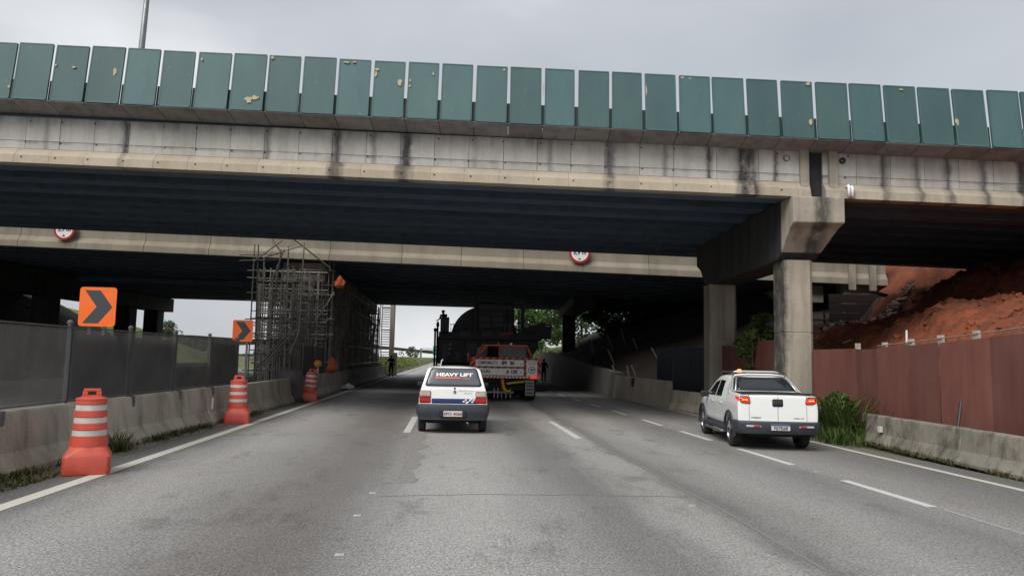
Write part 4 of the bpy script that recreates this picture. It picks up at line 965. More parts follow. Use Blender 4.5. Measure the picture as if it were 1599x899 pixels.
blades('weeds', 500, lambda r: (lambda y: (8.55 + max(0, y-8.6)*.0745 - abs(r.gauss(0, .07)), y))(r.choice((10.2, 11.1, 12.6, 13.4, 14.1, 14.9, 15.5)) + r.gauss(0, .22)), .03, .16, .009, M['weed'], 14, 'dry weeds along the foot of the mossy right barrier', 'weeds', 1.1)
blades('grass_tuft', 120, gz((9.35, 11.9), (.12, .25)), .4, .75, .016, M['grass'], 3, 'green tuft behind the mossy barrier at the right edge', 'grass', .8)
blades('grass_tuft', 50, gz((9.3, 14.2), (.08, .15)), .4, .66, .012, M['grass'], 13, 'small green sprig on top of the mossy barrier', 'grass', .8)
def along(r):
    y = r.choice((9.6, 9.9, 10.1, 11.9, 13.2, 14.6, 15.1, 15.7, 16.3, 17.0, 19.6, 20.4, 21.2)) + r.gauss(0, .28); x = (-5.58 if y < 12 else -5.58 + (y-12)*.03) + abs(r.gauss(0, .1)) ; return x, y
blades('weeds', 1500, along, .04, .2, .009, M['weed'], 4, 'dry weeds growing along the foot of the left barrier', 'weeds', 1.1)
blades('weeds', 120, gz((-5.42, 13.0), (.08, .18)), .2, .45, .010, M['weed'], 5, 'taller weed tuft at the barrier foot behind the nearest drum', 'weeds', .8)
blades('weeds', 500, lambda r: (r.uniform(-5.55, -5.1), r.gauss(9.9, .5)), .03, .12, .012, M['weed'], 6, 'low green weeds left of the nearest drum', 'weeds', 1.2)
blades('bank_grass', 2500, lambda r: (-5.5 - abs(r.gauss(0, 1.0)), r.uniform(65, 140)), .3, .8, .04, M['grassyellow'], 7, 'yellow green grass on the bank beyond the scaffold', 'grass', .8, lambda x, y: zbl(x, y)-.05)
blades('bank_grass', 2500, lambda r: (7.8 + abs(r.gauss(0, 2.5)), r.uniform(60, 120)), .3, .7, .04, M['grass'], 8, 'green grass on the right bank below the trees', 'grass', .8, lambda x, y: zbr(x, y)-.05)

def leaf_cloud(b, c, r, n, size, rr, flat=.8):
    for i in range(n):
        d = Vector((rr.gauss(0, 1), rr.gauss(0, 1), rr.gauss(0, 1))).normalized()*r*rr.random()**.4
        p = Vector(c) + Vector((d.x, d.y, d.z*flat)); s = size*rr.uniform(.6, 1.3)
        a = Vector((rr.gauss(0, 1), rr.gauss(0, 1), rr.gauss(0, .6))).normalized(); t = a.cross(Vector((rr.gauss(0, 1), rr.gauss(0, 1), rr.gauss(0, 1)))).normalized()
        b.face(p - a*s, p + t*s*.45, p + a*s, p - t*s*.45)
def tree(name, label, loc, h, cr, seed, mat, leaf=.22, n=34, per=60, trunk=.16, group=None, crown0=.35):
    rr = random.Random(seed); t = thing(name, label, 'tree', loc, 0, group)
    b = MB(); top = Vector((rr.uniform(-.3, .3), rr.uniform(-.3, .3), h*.75))
    b.tube([(0, 0, -.3), (top.x*.3, top.y*.3, h*.3), tuple(top)], [trunk, trunk*.75, trunk*.3], 8); cs = []
    for i in range(n):
        z = h*(crown0 + (1-crown0)*rr.random()**.8); k = math.sin(math.pi*min(1, (z/h - crown0)/(1-crown0)*.82 + .16))
        a = rr.uniform(0, 2*math.pi); q = cr*k*math.sqrt(rr.random()); cs.append((q*math.cos(a), q*math.sin(a), z))
    for c in cs[:n//2]: 
        z0 = min(h*.7, max(h*.2, c[2]-h*.2)); f = z0/(h*.75); b.tube([(top.x*f, top.y*f, z0), tuple((Vector((top.x*f, top.y*f, z0))*.5 + Vector(c)*.5) + Vector((0, 0, .15))), c], [trunk*.4, trunk*.25, trunk*.1], 5)
    b.build('trunk', M['bark'], t, smooth=True)
    lb = MB()
    for c in cs: leaf_cloud(lb, c, cr*rr.uniform(.22, .42), per, leaf, rr)
    lb.build('crown', mat, t)
    return t
TR = 'trees beyond the overpass on the right'
for i, (x, y, h, cr_, m_, lab) in enumerate(((11.5, 74, 9.5, 3.6, 'leaf', 'leafy green tree just right of the machine beyond the overpass'), (14.8, 82, 11, 4.2, 'leaf', 'tall green tree behind the right bank, second from the machine'), (9.4, 92, 8, 3.0, 'leaf', 'small rounded tree low on the right bank beyond the machine arm'),
        (17.5, 72, 9.5, 3.6, 'leafdark', 'dark green tree left of the far right pier'), (22, 88, 12, 5, 'leaf', 'broad tree far back on the right bank'), (13, 104, 11, 4.5, 'leafdark', 'dark tree deep behind the right bank'), (27, 76, 10, 4.5, 'leafdark', 'dark tree at the right end of the bank'))):
    tree('tree', lab, (x, y, zbr(x, y)-.1), h, cr_, 40+i, M[m_], .26, 44, 80, .18, TR, .12)
tree('shrub_tree', 'dark leafy tree in front of the slope right of the far pier', B(6.9, 52, 2.6), 3.4, 1.6, 60, M['leafdark'], .16, 26, 70, .07, None, .3)
tree('shrub_tree', 'dark scrub at the top of the slope under the rear overpass', B(9.6, 54, 3.6), 2.2, 1.7, 61, M['leafdark'], .16, 20, 60, .06, None, .2)
tree('bush', 'green bush behind the red hoarding between the pier columns', B(8.3, 24.4, 1.5), 1.75, .75, 62, M['grass'], .10, 26, 70, .03, None, .1)
tree('bush', 'small green bush left of the front pier column', B(7.55, 23.2, 1.2), 1.45, .5, 63, M['grass'], .09, 16, 60, .03, None, .1)
tree('bush', 'leafy green shrub rising against the red hoarding beside the pickup', (9.15, 16.9, 0), .95, .5, 64, M['grass'], .085, 34, 60, .02, None, .05)
far = [(-62, 150, 4.6, 3.5), (-56, 165, 4, 3.5), (-72, 145, 4.5, 4), (-48, 160, 4, 3.5), (-82, 150, 5, 4.5), (-40, 175, 4.5, 4), (-92, 160, 5, 4.5), (-33, 190, 5, 4), (-27, 200, 5, 4.2), (-66, 180, 7.2, 3.2)]
labs = ['tallest', 'round', 'wide', 'low', 'bushy', 'small', 'leftmost', 'pale', 'rightmost', 'umbrella shaped']
for i, (x, y, h, c) in enumerate(far):
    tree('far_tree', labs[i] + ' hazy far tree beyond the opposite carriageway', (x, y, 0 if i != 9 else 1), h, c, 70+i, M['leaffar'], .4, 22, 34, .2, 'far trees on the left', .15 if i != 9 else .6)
tree('far_tree', 'small dark tree on the median bank far ahead', (-8.5, 170, 1.0), 2.6, 2.2, 91, M['leaffar'], .25, 14, 40, .1, None, .2)

# gantry sign far ahead
gs = thing('gantry_sign', 'green motorway sign on a grey gantry far ahead over the road', 'gantry', (-9.6, 262, 0))
b = MB(); b.box(-.3, .3, -.3, .3, 0, 4.7); b.build('post', M['galv'], gs)
for z in (4.0, 4.6):
    b = MB(); b.box(.3, 9, -.12, .12, z, z+.14); b.build('beam', M['galv'], gs)
b = MB()
for k in range(8): b.tube([(.5+k, 0, 4.05 if k % 2 else 4.65), (1.5+k, 0, 4.65 if k % 2 else 4.05)], .05, 4)
b.build('lattice', M['galv'], gs)
b = MB(); b.box(4.2, 9.5, -.3, -.18, 2.4, 5.6); b.build('sign_board', M['greensign'], gs, bevel=.03)
for z in (4.7, 3.4):
    b = MB(); b.box(4.8, 8.6, -.32, -.301, z, z+.3); b.build('lettering', M['white'], gs)

# ================================================================== VEHICLES
def loft_body(stations, ring_crease, long_crease, wheels, wr, ww):
    """stations: (y, [8 half-profile points x,z]); returns evaluated body mesh (subdivided, wheel wells cut)"""
    bm = bmesh.new(); cl = bm.edges.layers.float.new('crease_edge'); rings = []
    for y, pts in stations:
        r_ = [bm.verts.new((x, y, z)) for x, z in pts] + [bm.verts.new((-x, y, z)) for x, z in pts[-2:0:-1]]
        rings.append(r_)
    n = len(rings[0])
    for a, c in zip(rings, rings[1:]):
        for j in range(n): bm.faces.new((a[j], a[(j+1) % n], c[(j+1) % n], c[j]))
    bm.faces.new(rings[0]); bm.faces.new(rings[-1][::-1])
    bm.edges.ensure_lookup_table()
    for i, r_ in enumerate(rings):
        k = ring_crease.get(i, 0)
        for j in range(n):
            e = bm.edges.get((r_[j], r_[(j+1) % n]))
            if k: e[cl] = k
    hp = len(stations[0][1])
    for j, k in long_crease.items():
        for jj in {j, (n-j) % n}:
            for a, c in zip(rings, rings[1:]):
                e = bm.edges.get((a[jj], c[jj])); e[cl] = k
    bmesh.ops.recalc_face_normals(bm, faces=bm.faces)
    me = bpy.data.meshes.new('body'); bm.to_mesh(me); bm.free()
    o = bpy.data.objects.new('tmp', me); COL.objects.link(o)
    s = o.modifiers.new('s', 'SUBSURF'); s.levels = 3; s.render_levels = 3
    cut = MB()
    for x, y in wheels: cut.lathe([(.001, -ww/2-.06), (wr, -ww/2-.06), (wr, ww/2+.25), (.001, ww/2+.25)] if x > 0 else [(.001, -ww/2-.25), (wr, -ww/2-.25), (wr, ww/2+.06), (.001, ww/2+.06)], 32, (x, y, wr*.9), 'x', caps=False)
    co = bpy.data.objects.new('cut', cut.mesh('cut', M['under'])); COL.objects.link(co)
    bo = o.modifiers.new('b', 'BOOLEAN'); bo.object = co; bo.operation = 'DIFFERENCE'
    res = baked(o); bpy.data.objects.remove(o); bpy.data.objects.remove(co)
    return res
def bvh_of(me): return BVHTree.FromPolygons([v.co for v in me.vertices], [p.vertices for p in me.polygons])
AX = {'rear': (lambda a, b: Vector((a, -3, b)), Vector((0, 1, 0))), 'left': (lambda a, b: Vector((-3, a, b)), Vector((1, 0, 0))), 'right': (lambda a, b: Vector((3, a, b)), Vector((-1, 0, 0))), 'top': (lambda a, b: Vector((a, b, 4)), Vector((0, 0, -1))), 'front': (lambda a, b: Vector((a, 9, b)), Vector((0, -1, 0)))}
def wrap_verts(bm, bvh, axis, off):
    fo, d = AX[axis]; last = None; fails = []
    for v in bm.verts:
        a, b_ = v.co.x, v.co.y; hit = bvh.ray_cast(fo(a, b_), d)
        if hit[0] is None: fails.append(v); continue
        nrm = hit[1] if hit[1].dot(d) < 0 else -hit[1]
        if nrm.dot(d) > -.05: nrm = -d
        v.co = hit[0] + nrm*off; last = v.co.copy()
    for v in fails:
        p = fo(v.co.x, v.co.y); near = bvh.find_nearest(Vector((p.x if axis != 'left' and axis != 'right' else 0, p.y if axis in ('left', 'right', 'top') else 0, p.z if axis != 'top' else 1)))
        v.co = near[0] - d*off
def patch(bvh, poly, axis, off, mat, name, parent, cell=.06, thick=.012):
    bm = bmesh.new(); bm.faces.new([bm.verts.new((a, b_, 0)) for a, b_ in poly])
    for k in (0, 1):
        lo = min(p[k] for p in poly); hi = max(p[k] for p in poly); t = lo + cell
        while t < hi - 1e-4:
            co = Vector((0, 0, 0)); co[k] = t; no = Vector((0, 0, 0)); no[k] = 1
            bmesh.ops.bisect_plane(bm, geom=bm.verts[:] + bm.edges[:] + bm.faces[:], plane_co=co, plane_no=no); t += cell
    wrap_verts(bm, bvh, axis, off)
    me = bpy.data.meshes.new(name); bmesh.ops.recalc_face_normals(bm, faces=bm.faces)
    d = AX[axis][1]
    if sum((f.normal.dot(d) for f in bm.faces)) > 0: bmesh.ops.reverse_faces(bm, faces=bm.faces)
    for f in bm.faces: f.smooth = True
    bm.to_mesh(me); bm.free(); me.materials.append(mat); o = link(name, me, parent)
    s = o.modifiers.new('s', 'SOLIDIFY'); s.thickness = thick; s.offset = -1
    return o
def wrap_text(bvh, body, size, mat, ca, cb, axis, off, parent, name='lettering', width=1.0, offset=0.0, align='CENTER'):
    me = text_mesh(body, size, mat, width, 0, offset, align); bm = bmesh.new(); bm.from_mesh(me)
    for v in bm.verts: v.co = Vector((v.co.x + ca, v.co.y + cb, 0))
    wrap_verts(bm, bvh, axis, off); bm.to_mesh(me); bm.free()
    return link(name, me, parent)
def wheel(parent, x, y, r, wd, kind, out):
    b = MB(); h = wd/2; s = out
    b.lathe([(r*.66, -h*.9), (r*.9, -h), (r*.985, -h*.8), (r, -h*.5), (r, h*.5), (r*.985, h*.8), (r*.9, h), (r*.66, h*.9)], 36, (0, 0, 0), 'x', caps=False)
    t = b.build('wheel', M['rubber'], parent, loc=(x, y, r), auto=50)
    b = MB(); b.lathe([(r*.67, -h*.9), (r*.62, -h*.5), (r*.62, h*.5), (r*.67, h*.9)], 30, (0, 0, 0), 'x', caps=False)
    if kind == 'alloy':
        for k in range(5):
            a = 2*math.pi*k/5
            for da in (-.16, .16):
                p0 = (s*h*.72, math.cos(a+da*.4)*r*.12, math.sin(a+da*.4)*r*.12); p1 = (s*h*.85, math.cos(a+da)*r*.64, math.sin(a+da)*r*.64); b.tube([p0, p1], [.028, .022], 6)
        b.lathe([(.001, s*h*.8), (r*.16, s*h*.8), (r*.16, s*h*.5), (.001, s*h*.5)], 16, (0, 0, 0), 'x', caps=False)
        b.build('rim', M['alloy'], t, auto=40)
    else:
        b.lathe([(.001, s*h*.6), (r*.25, s*h*.62), (r*.5, s*h*.4), (r*.62, s*h*.45)], 30, (0, 0, 0), 'x', caps=False); b.build('rim', M['steelw'], t, auto=40)
    b = MB(); b.lathe([(.001, s*h*.1), (r*.6, s*h*.1)], 24, (0, 0, 0), 'x', caps=False); b.build('brake_disc', M['under'], t)
    return t

# ---------------------------------------------------------------- small white hatchback
UX = empty('hatchback', (.135, 16.55, 0), R(0.0)); tag(UX, 'small white hatchback with dark rear window lettering driving behind the load', 'car')
lo = [(0, .30), (.62, .30), (.735, .37), (.765, .55)]
U = [(.03, [(0, .33), (.56, .33), (.66, .38), (.69, .50), (.68, .60), (.64, .63), (.45, .64), (0, .64)]),
     (.06, [(0, .31), (.60, .31), (.72, .37), (.755, .52), (.75, .63), (.71, .655), (.48, .665), (0, .668)]),
     (.085, lo + [(.752, .80), (.722, .955), (.50, .985), (0, .99)]),
     (.13, lo + [(.752, .86), (.70, 1.01), (.50, 1.03), (0, 1.035)]),
     (.33, lo + [(.752, .90), (.595, 1.40), (.49, 1.445), (0, 1.462)]),
     (.42, lo + [(.752, .90), (.585, 1.425), (.475, 1.462), (0, 1.485)]),
     (.9, lo + [(.755, .91), (.59, 1.43), (.48, 1.47), (0, 1.49)]),
     (1.7, lo + [(.758, .91), (.59, 1.43), (.48, 1.465), (0, 1.485)]),
     (2.2, lo + [(.755, .90), (.57, 1.40), (.46, 1.435), (0, 1.45)]),
     (2.85, lo + [(.745, .88), (.67, .93), (.5, .96), (0, .98)]),
     (3.4, [(0, .28), (.6, .28), (.70, .35), (.73, .52), (.70, .76), (.63, .82), (.45, .84), (0, .85)]),
     (3.62, [(0, .30), (.54, .30), (.62, .36), (.66, .50), (.63, .64), (.56, .68), (.40, .69), (0, .70)])]
ume = loft_body(U, {0: .6, 1: .5, 2: .5, 3: .8, 4: .7, 9: .6, 10: .4, 11: .7}, {1: .4, 4: .55, 5: .6}, [(-.70, .62), (.70, .62), (-.70, 2.98), (.70, 2.98)], .335, .2)
ume.materials.clear(); ume.materials.append(M['white_paint']); sharp(ume, 38)
ub = link('body', ume, UX); bv = bvh_of(ume)
rw = patch(bv, [(-.60, 1.075), (-.565, 1.05), (.565, 1.05), (.60, 1.075), (.50, 1.385), (.465, 1.415), (-.465, 1.415), (-.50, 1.385)], 'rear', .004, M['tint'], 'rear_window', UX, .05)
sl = patch(bv, [(-.635, 1.06), (-.59, 1.025), (.59, 1.025), (.635, 1.06), (.525, 1.40), (.48, 1.435), (-.48, 1.435), (-.525, 1.40)], 'rear', .0015, M['black'], 'window_seal', UX, .05, .004)
wrap_text(bv, 'HEAVY LIFT', .098, M['vinylwhite'], .015, 1.283, 'rear', .008, rw, width=1.6, offset=.004)
patch(bv, [(-.42, 1.195), (.15, 1.195), (.165, 1.228), (-.42, 1.228)], 'rear', .008, M['vinylorange'], 'lettering_bar', rw, .05, .002)
wrap_text(bv, 'S.A.L.P.', .05, M['vinylorange'], .285, 1.208, 'rear', .008, rw, width=1.2, offset=.001)
wrap_text(bv, 'ESCOLTA', .034, M['greyink'], .0, 1.365, 'rear', .008, rw, width=1.2)
patch(bv, rrect(-.475, .55, .655, .765, .01), 'rear', .0035, M['blue'], 'blue_band', UX, .05, .004)
for k, (x, z) in enumerate(((.235, .70), (.28, .735), (.33, .69), (.375, .73), (.425, .69), (.455, .735), (.30, .675), (.40, .755))):
    patch(bv, [(x-.022, z-.022), (x+.024, z-.018), (x+.018, z+.022), (x-.020, z+.018)], 'rear', .0065, M['vinylwhite'], 'chequer', UX, .05, .002)
for s in (-1, 1):
    x0, x1 = sorted((s*.495, s*.742))
    tl = patch(bv, rrect(x0, x1, .665, .935, .02), 'rear', .012, M['redlamp'], 'tail_light', UX, .04, .02)
    patch(bv, rrect(x0+.012, x1-.012, .80, .925, .015), 'rear', .016, M['clearlamp'], 'clear_lens', tl, .04, .004)
    patch(bv, [(x0, .792), (x1, .792), (x1, .80), (x0, .80)], 'rear', .017, M['black'], 'divider', tl, .05, .004)
patch(bv, [(-.49, 1.005), (.49, 1.005), (.49, 1.012), (-.49, 1.012)], 'rear', .0015, M['greyink'], 'shut_line', UX, .06, .003)
for ax in ('left', 'right'):
    for y0 in (1.29, 2.5):
        patch(bv, [(y0-.004, .45), (y0+.004, .45), (y0+.004, .98), (y0-.004, .98)], ax, .0015, M['greyink'], 'shut_line', UX, .08, .003)
# bumper: wraps round the tail
b = MB(); bp = [(.0, .30), (.0, .36), (-.035, .42), (-.045, .55), (-.03, .635), (.02, .65), (.06, .65), (.06, .30)]
path = [(-.778, .48, 1, 0), (-.775, .2, 1, .05), (-.745, .06, .7, .7), (-.66, .0, .2, 1), (-.3, -.03, 0, 1), (0, -.035, 0, 1), (.3, -.03, 0, 1), (.66, .0, -.2, 1), (.745, .06, -.7, .7), (.775, .2, -1, .05), (.778, .48, -1, 0)]
b.quadstrip([[(x + nx*d, y + ny*d, z) for d, z in bp] for x, y, nx, ny in path]); b.build('rear_bumper', M['plastic'], UX, auto=40, bevel=.01)
b = MB(); b.box(-.30, .30, -.088, -.05, .375, .515); b.build('plate_recess', M['black'], UX, bevel=.012)
pl = MB(); pl.box(-.205, .205, -.096, -.089, .385, .505); pl = pl.build('number_plate', M['platewhite'], UX, bevel=.004)
textobj('lettering', 'EFO 4068', .085, M['platered'], pl, (0, -.099, .44), width=1.15, extrude=.001, offset=.002)
b = MB(); b.lathe([(.001, 0), (.022, 0), (.026, .02), (.001, .021)], 14, (.03, .083, .985), 'y', caps=False); b.build('hatch_lock', M['black'], UX)
b = MB(); b.prism([(.005, .885), (.055, .885), (.06, .93), (.045, .95), (.015, .95), (0, .93)], .058, .075); b.build('badge', M['greyink'], UX, bevel=.004)
wrap_text(bv, 'ESCOLTA DE CARGA', .036, M['greyink'], .285, .935, 'rear', .004, ub, width=1.0); wrap_text(bv, 'TECNICA', .036, M['greyink'], .33, .88, 'rear', .004, ub, width=1.2)
for ax, s in (('left', -1), ('right', 1)):
    patch(bv, [(.55, 1.0), (1.25, .985), (1.25, 1.36), (.62, 1.365)], ax, .004, M['glass'], 'side_window', UX, .08)
    patch(bv, [(1.33, .985), (2.62, .985), (2.2, 1.33), (1.33, 1.36)], ax, .004, M['glass'], 'side_window', UX, .08)
    mm = MB(); mm.obox((s*.83, 2.45, 1.0), (.14, .07, .11)); mm.build('mirror', M['black'], UX, bevel=.03)
patch(bv, [(-.5, 1.0), (.5, 1.0), (.42, 1.37), (-.42, 1.37)], 'front', .004, M['glass'], 'windscreen', UX, .08)
for x, y, o_ in ((-.685, .62, -1), (.685, .62, 1), (-.685, 2.98, -1), (.685, 2.98, 1)): wheel(UX, x, y, .285, .165, 'steel', o_)
b = MB(); b.box(-.55, .55, .15, 3.3, .22, .36); b.build('underbody', M['under'], UX)
b = MB(); b.tube([(.28, .9, .26), (.30, .1, .25), (.34, -.02, .235)], .022, 8); b.build('exhaust', M['galv'], UX, smooth=True)
b = MB(); b.tube([(-.64, .62, .28), (.64, .62, .28)], .035, 8); b.build('axle', M['under'], UX)
b = MB(); b.tube([(-.32, 2.05, 1.44), (-.30, 1.85, 1.58), (-.27, 1.8, 1.62)], .012, 6); b.build('antenna', M['white'], UX)

# ---------------------------------------------------------------- white pickup
TY = R(-7.5)
TX = empty('pickup_truck', (0, 0, 0), TY); tag(TX, 'white double cab pickup truck with lit hazard lights on the right shoulder', 'pickup truck')
TX.scale = (.85, .85, .85); TX.location = Vector((6.53, 14.8, 0)) - Matrix.Rotation(TY, 3, 'Z') @ Vector((0, .92*.85, 0))
lo = [(0, .40), (.72, .40), (.865, .47), (.905, .66)]
T = [(.05, [(0, .44), (.64, .44), (.74, .48), (.80, .56), (.80, .61), (.77, .635), (.5, .64), (0, .645)]),
     (.075, [(0, .42), (.70, .42), (.82, .47), (.875, .60), (.88, .64), (.85, .66), (.6, .665), (0, .67)]),
     (.09, lo + [(.905, .95), (.87, 1.19), (.6, 1.225), (0, 1.24)]),
     (.135, lo + [(.908, 1.03), (.865, 1.255), (.6, 1.28), (0, 1.295)]),
     (.75, lo + [(.918, 1.04), (.875, 1.27), (.6, 1.285), (0, 1.295)]),
     (1.05, lo + [(.918, 1.04), (.865, 1.285), (.6, 1.295), (0, 1.30)]),
     (1.62, lo + [(.918, 1.04), (.67, 1.625), (.55, 1.675), (0, 1.70)]),
     (1.78, lo + [(.918, 1.04), (.675, 1.645), (.55, 1.69), (0, 1.715)]),
     (2.4, lo + [(.918, 1.04), (.68, 1.655), (.55, 1.70), (0, 1.725)]),
     (3.0, lo + [(.915, 1.04), (.66, 1.62), (.53, 1.665), (0, 1.69)]),
     (3.8, lo + [(.905, 1.02), (.80, 1.13), (.6, 1.165), (0, 1.185)]),
     (4.55, [(0, .38), (.66, .38), (.82, .46), (.87, .66), (.84, .90), (.74, .99), (.5, 1.02), (0, 1.03)]),
     (4.86, [(0, .40), (.52, .40), (.62, .46), (.66, .6), (.64, .74), (.58, .80), (.4, .83), (0, .84)])]
tme = loft_body(T, {0: .6, 1: .5, 2: .6, 3: .8, 5: .6, 6: .7, 10: .5, 12: .6}, {1: .4, 4: .45, 5: .65}, [(-.80, .92), (.80, .92), (-.80, 3.91), (.80, 3.91)], .425, .26)
tme.materials.clear(); tme.materials.append(M['pickup_paint']); sharp(tme, 38)
tb = link('body', tme, TX); tv = bvh_of(tme)
# rear glass of the cab, black surround
patch(tv, [(-.76, 1.315), (.76, 1.315), (.635, 1.60), (.58, 1.635), (-.58, 1.635), (-.635, 1.60)], 'rear', .004, M['black'], 'cab_back', TX, .06)
patch(tv, [(-.64, 1.335), (.64, 1.335), (.555, 1.59), (-.555, 1.59)], 'rear', .008, M['glass'], 'rear_window', TX, .06)
patch(tv, [(-.78, .18), (.78, .18), (.78, 1.02), (-.78, 1.02)], 'top', .012, M['black'], 'bed_cover', TX, .1, .02)
b = MB(); b.box(-.86, .86, .085, .15, 1.285, 1.312); b.build('tailgate_cap', M['black'], TX, bevel=.012)
# tailgate shut lines (recessed strips)
for pts in ([(-.006, .68), (.006, .68), (.006, 1.265), (-.006, 1.265)], [(-.656, .68), (-.646, .68), (-.646, 1.265), (-.656, 1.265)], [(.646, .68), (.656, .68), (.656, 1.265), (.646, 1.265)]):
    patch(tv, pts, 'rear', .0012, M['greyink'], 'shut_line', TX, .06, .003)
bg_ = patch(tv, rrect(-.125, .115, 1.0, 1.17, .03), 'rear', .012, M['black'], 'badge', TX, .05, .012)
for k in range(4):
    x = -.078 + k*.047; patch(tv, rrect(x-.012, x+.014, 1.035, 1.135, .008), 'rear', .016, M['plastic'], 'badge_bar', bg_, .05, .004)
wrap_text(tv, 'TORO', .05, M['greyink'], -.50, .74, 'rear', .004, tb, width=1.6, offset=.002)
wrap_text(tv, 'DIESEL 4X4', .036, M['greyink'], .47, .74, 'rear', .004, tb, width=1.3, offset=.001)
for s in (-1, 1):
    poly = [(s*.62, 1.075), (s*.64, 1.200), (s*.66, 1.220), (s*.895, 1.220), (s*.895, 1.120), (s*.80, 1.065), (s*.66, 1.055)]
    tl = patch(tv, poly if s > 0 else poly[::-1], 'rear', .016, M['black'], 'tail_light', TX, .04, .03)
    p2 = [(s*.635, 1.085), (s*.652, 1.195), (s*.88, 1.200), (s*.88, 1.130), (s*.79, 1.078), (s*.665, 1.068)]
    patch(tv, p2 if s > 0 else p2[::-1], 'rear', .020, M['redlit'], 'red_lens', tl, .04, .006)
    p3 = [(s*.68, 1.110), (s*.685, 1.165), (s*.84, 1.170), (s*.84, 1.145), (s*.78, 1.112)]
    patch(tv, p3 if s > 0 else p3[::-1], 'rear', .024, M['black'], 'lens_core', tl, .04, .006)
    patch(tv, [(s*.69, 1.125), (s*.815, 1.132), (s*.815, 1.158), (s*.69, 1.155)] if s > 0 else [(s*.69, 1.155), (s*.815, 1.158), (s*.815, 1.132), (s*.69, 1.125)], 'rear', .03, M['amberlit'], 'indicator', tl, .04, .006)
    # side wrap of the lamp
    patch(tv, [(.12, 1.12), (.12, 1.215), (.30, 1.20), (.44, 1.225), (.30, 1.155)], 'left' if s < 0 else 'right', .010, M['redlit'], 'side_lens', tl, .05, .01)
# bumper
b = MB(); bp = [(.02, .38), (-.01, .42), (-.03, .50), (-.05, .58), (-.045, .655), (.0, .675), (.06, .675), (.06, .38)]
path = [(-.925, .42, 1, 0), (-.925, .22, 1, .05), (-.895, .06, .7, .7), (-.78, -.01, .2, 1), (-.4, -.04, 0, 1), (0, -.045, 0, 1), (.4, -.04, 0, 1), (.78, -.01, -.2, 1), (.895, .06, -.7, .7), (.925, .22, -1, .05), (.925, .42, -1, 0)]
b.quadstrip([[(x + nx*d, y + ny*d, z) for d, z in bp] for x, y, nx, ny in path]); b.build('rear_bumper', M['plastic'], TX, auto=40, bevel=.012)
for s in (-1, 1):
    x0, x1 = sorted((s*.42, s*.76)); b = MB(); b.box(x0, x1, -.088, -.05, .535, .585); b.build('fog_bezel', M['satin'], TX, bevel=.015)
    x0, x1 = sorted((s*.45, s*.60)); b = MB(); b.box(x0, x1, -.096, -.08, .542, .578); b.build('reflector', M['redlamp'], TX, bevel=.01)
b = MB(); b.box(-.205, .215, -.106, -.09, .475, .61); pl = b.build('number_plate', M['platewhite'], TX, bevel=.004)
b = MB(); b.box(-.203, .213, -.110, -.1065, .578, .608); b.build('plate_band', M['plateblue'], pl)
textobj('lettering', 'FJI7E68', .10, M['ink'], pl, (.005, -.109, .522), width=1.05, extrude=.001, offset=.002)
for ax, s in (('left', -1), ('right', 1)):
    patch(tv, [(1.80, 1.14), (2.42, 1.13), (2.42, 1.54), (1.95, 1.53)], ax, .004, M['glass'], 'side_window', TX, .08)
    patch(tv, [(2.50, 1.13), (3.45, 1.125), (3.0, 1.46), (2.50, 1.54)], ax, .004, M['glass'], 'side_window', TX, .08)
    for y0 in (1.55, 2.46, 3.42):
        patch(tv, [(y0-.005, .55), (y0+.005, .55), (y0+.005, 1.06), (y0-.005, 1.06)], ax, .0015, M['greyink'], 'shut_line', TX, .08, .003)
    for y0 in (1.66, 2.56):
        b = MB(); b.box(s*.925 - .012, s*.925 + .012, y0, y0+.2, .985, 1.012); b.build('door_handle', M['pickup_paint'], TX, bevel=.008)
    b = MB(); b.obox((s*1.0, 3.22, 1.14), (.22, .09, .16)); b.build('mirror', M['black'], TX, bevel=.04)
    # wheel-arch cladding and sill
    for yc in (.92, 3.91):
        b = MB(); rings = []
        for k in range(17):
            a = R(-12 + 204*k/16); rings.append([(s*q, yc + rr_*math.cos(a), .385 + rr_*math.sin(a)) for q, rr_ in ((.87, .425), (.937, .425), (.935, .475), (.87, .485))])
        b.quadstrip(rings); b.build('arch_trim', M['plastic'], TX, auto=40)
    b = MB(); b.box(min(s*.80, s*.93), max(s*.80, s*.93), 1.42, 3.42, .33, .45); b.build('sill', M['plastic'], TX, bevel=.03)
    b = MB(); b.tube([(s*.90, 1.5, .30), (s*.97, 1.65, .30), (s*.97, 3.2, .30), (s*.90, 3.35, .30)], .035, 8); b.build('side_step', M['galv'], TX, smooth=True)
    # roof rail
    b = MB(); b.tube([(s*.60, 1.68, 1.69), (s*.60, 1.8, 1.755), (s*.60, 2.9, 1.75), (s*.59, 3.05, 1.69)], .026, 8); b.build('roof_rail', M['plastic'], TX, smooth=True)
    # sport bar beside the cab back
    b = MB(); b.quadstrip([[(s*.80, .98, 1.30), (s*.84, .98, 1.30), (s*.84, 1.12, 1.30), (s*.80, 1.12, 1.30)], [(s*.63, 1.50, 1.66), (s*.665, 1.50, 1.66), (s*.665, 1.62, 1.68), (s*.63, 1.62, 1.68)]]); b.build('sport_bar', M['satin'], TX, bevel=.015)
    b = MB(); b.tube([(s*.74, .95, 1.30), (s*.60, 1.42, 1.64)], .02, 8); b.build('sport_bar_tube', M['satin'], TX, smooth=True)
b = MB(); b.tube([(-.60, 1.85, 1.745), (-.45, 1.85, 1.775), (.45, 1.85, 1.775), (.60, 1.85, 1.745)], .022, 8); b.build('roof_bar', M['satin'], TX, smooth=True)
b = MB(); b.tube([(-.62, 1.56, 1.67), (-.3, 1.56, 1.705), (.3, 1.56, 1.705), (.62, 1.56, 1.67)], .024, 8); b.build('sport_bar_top', M['pickup_paint'], TX, smooth=True)
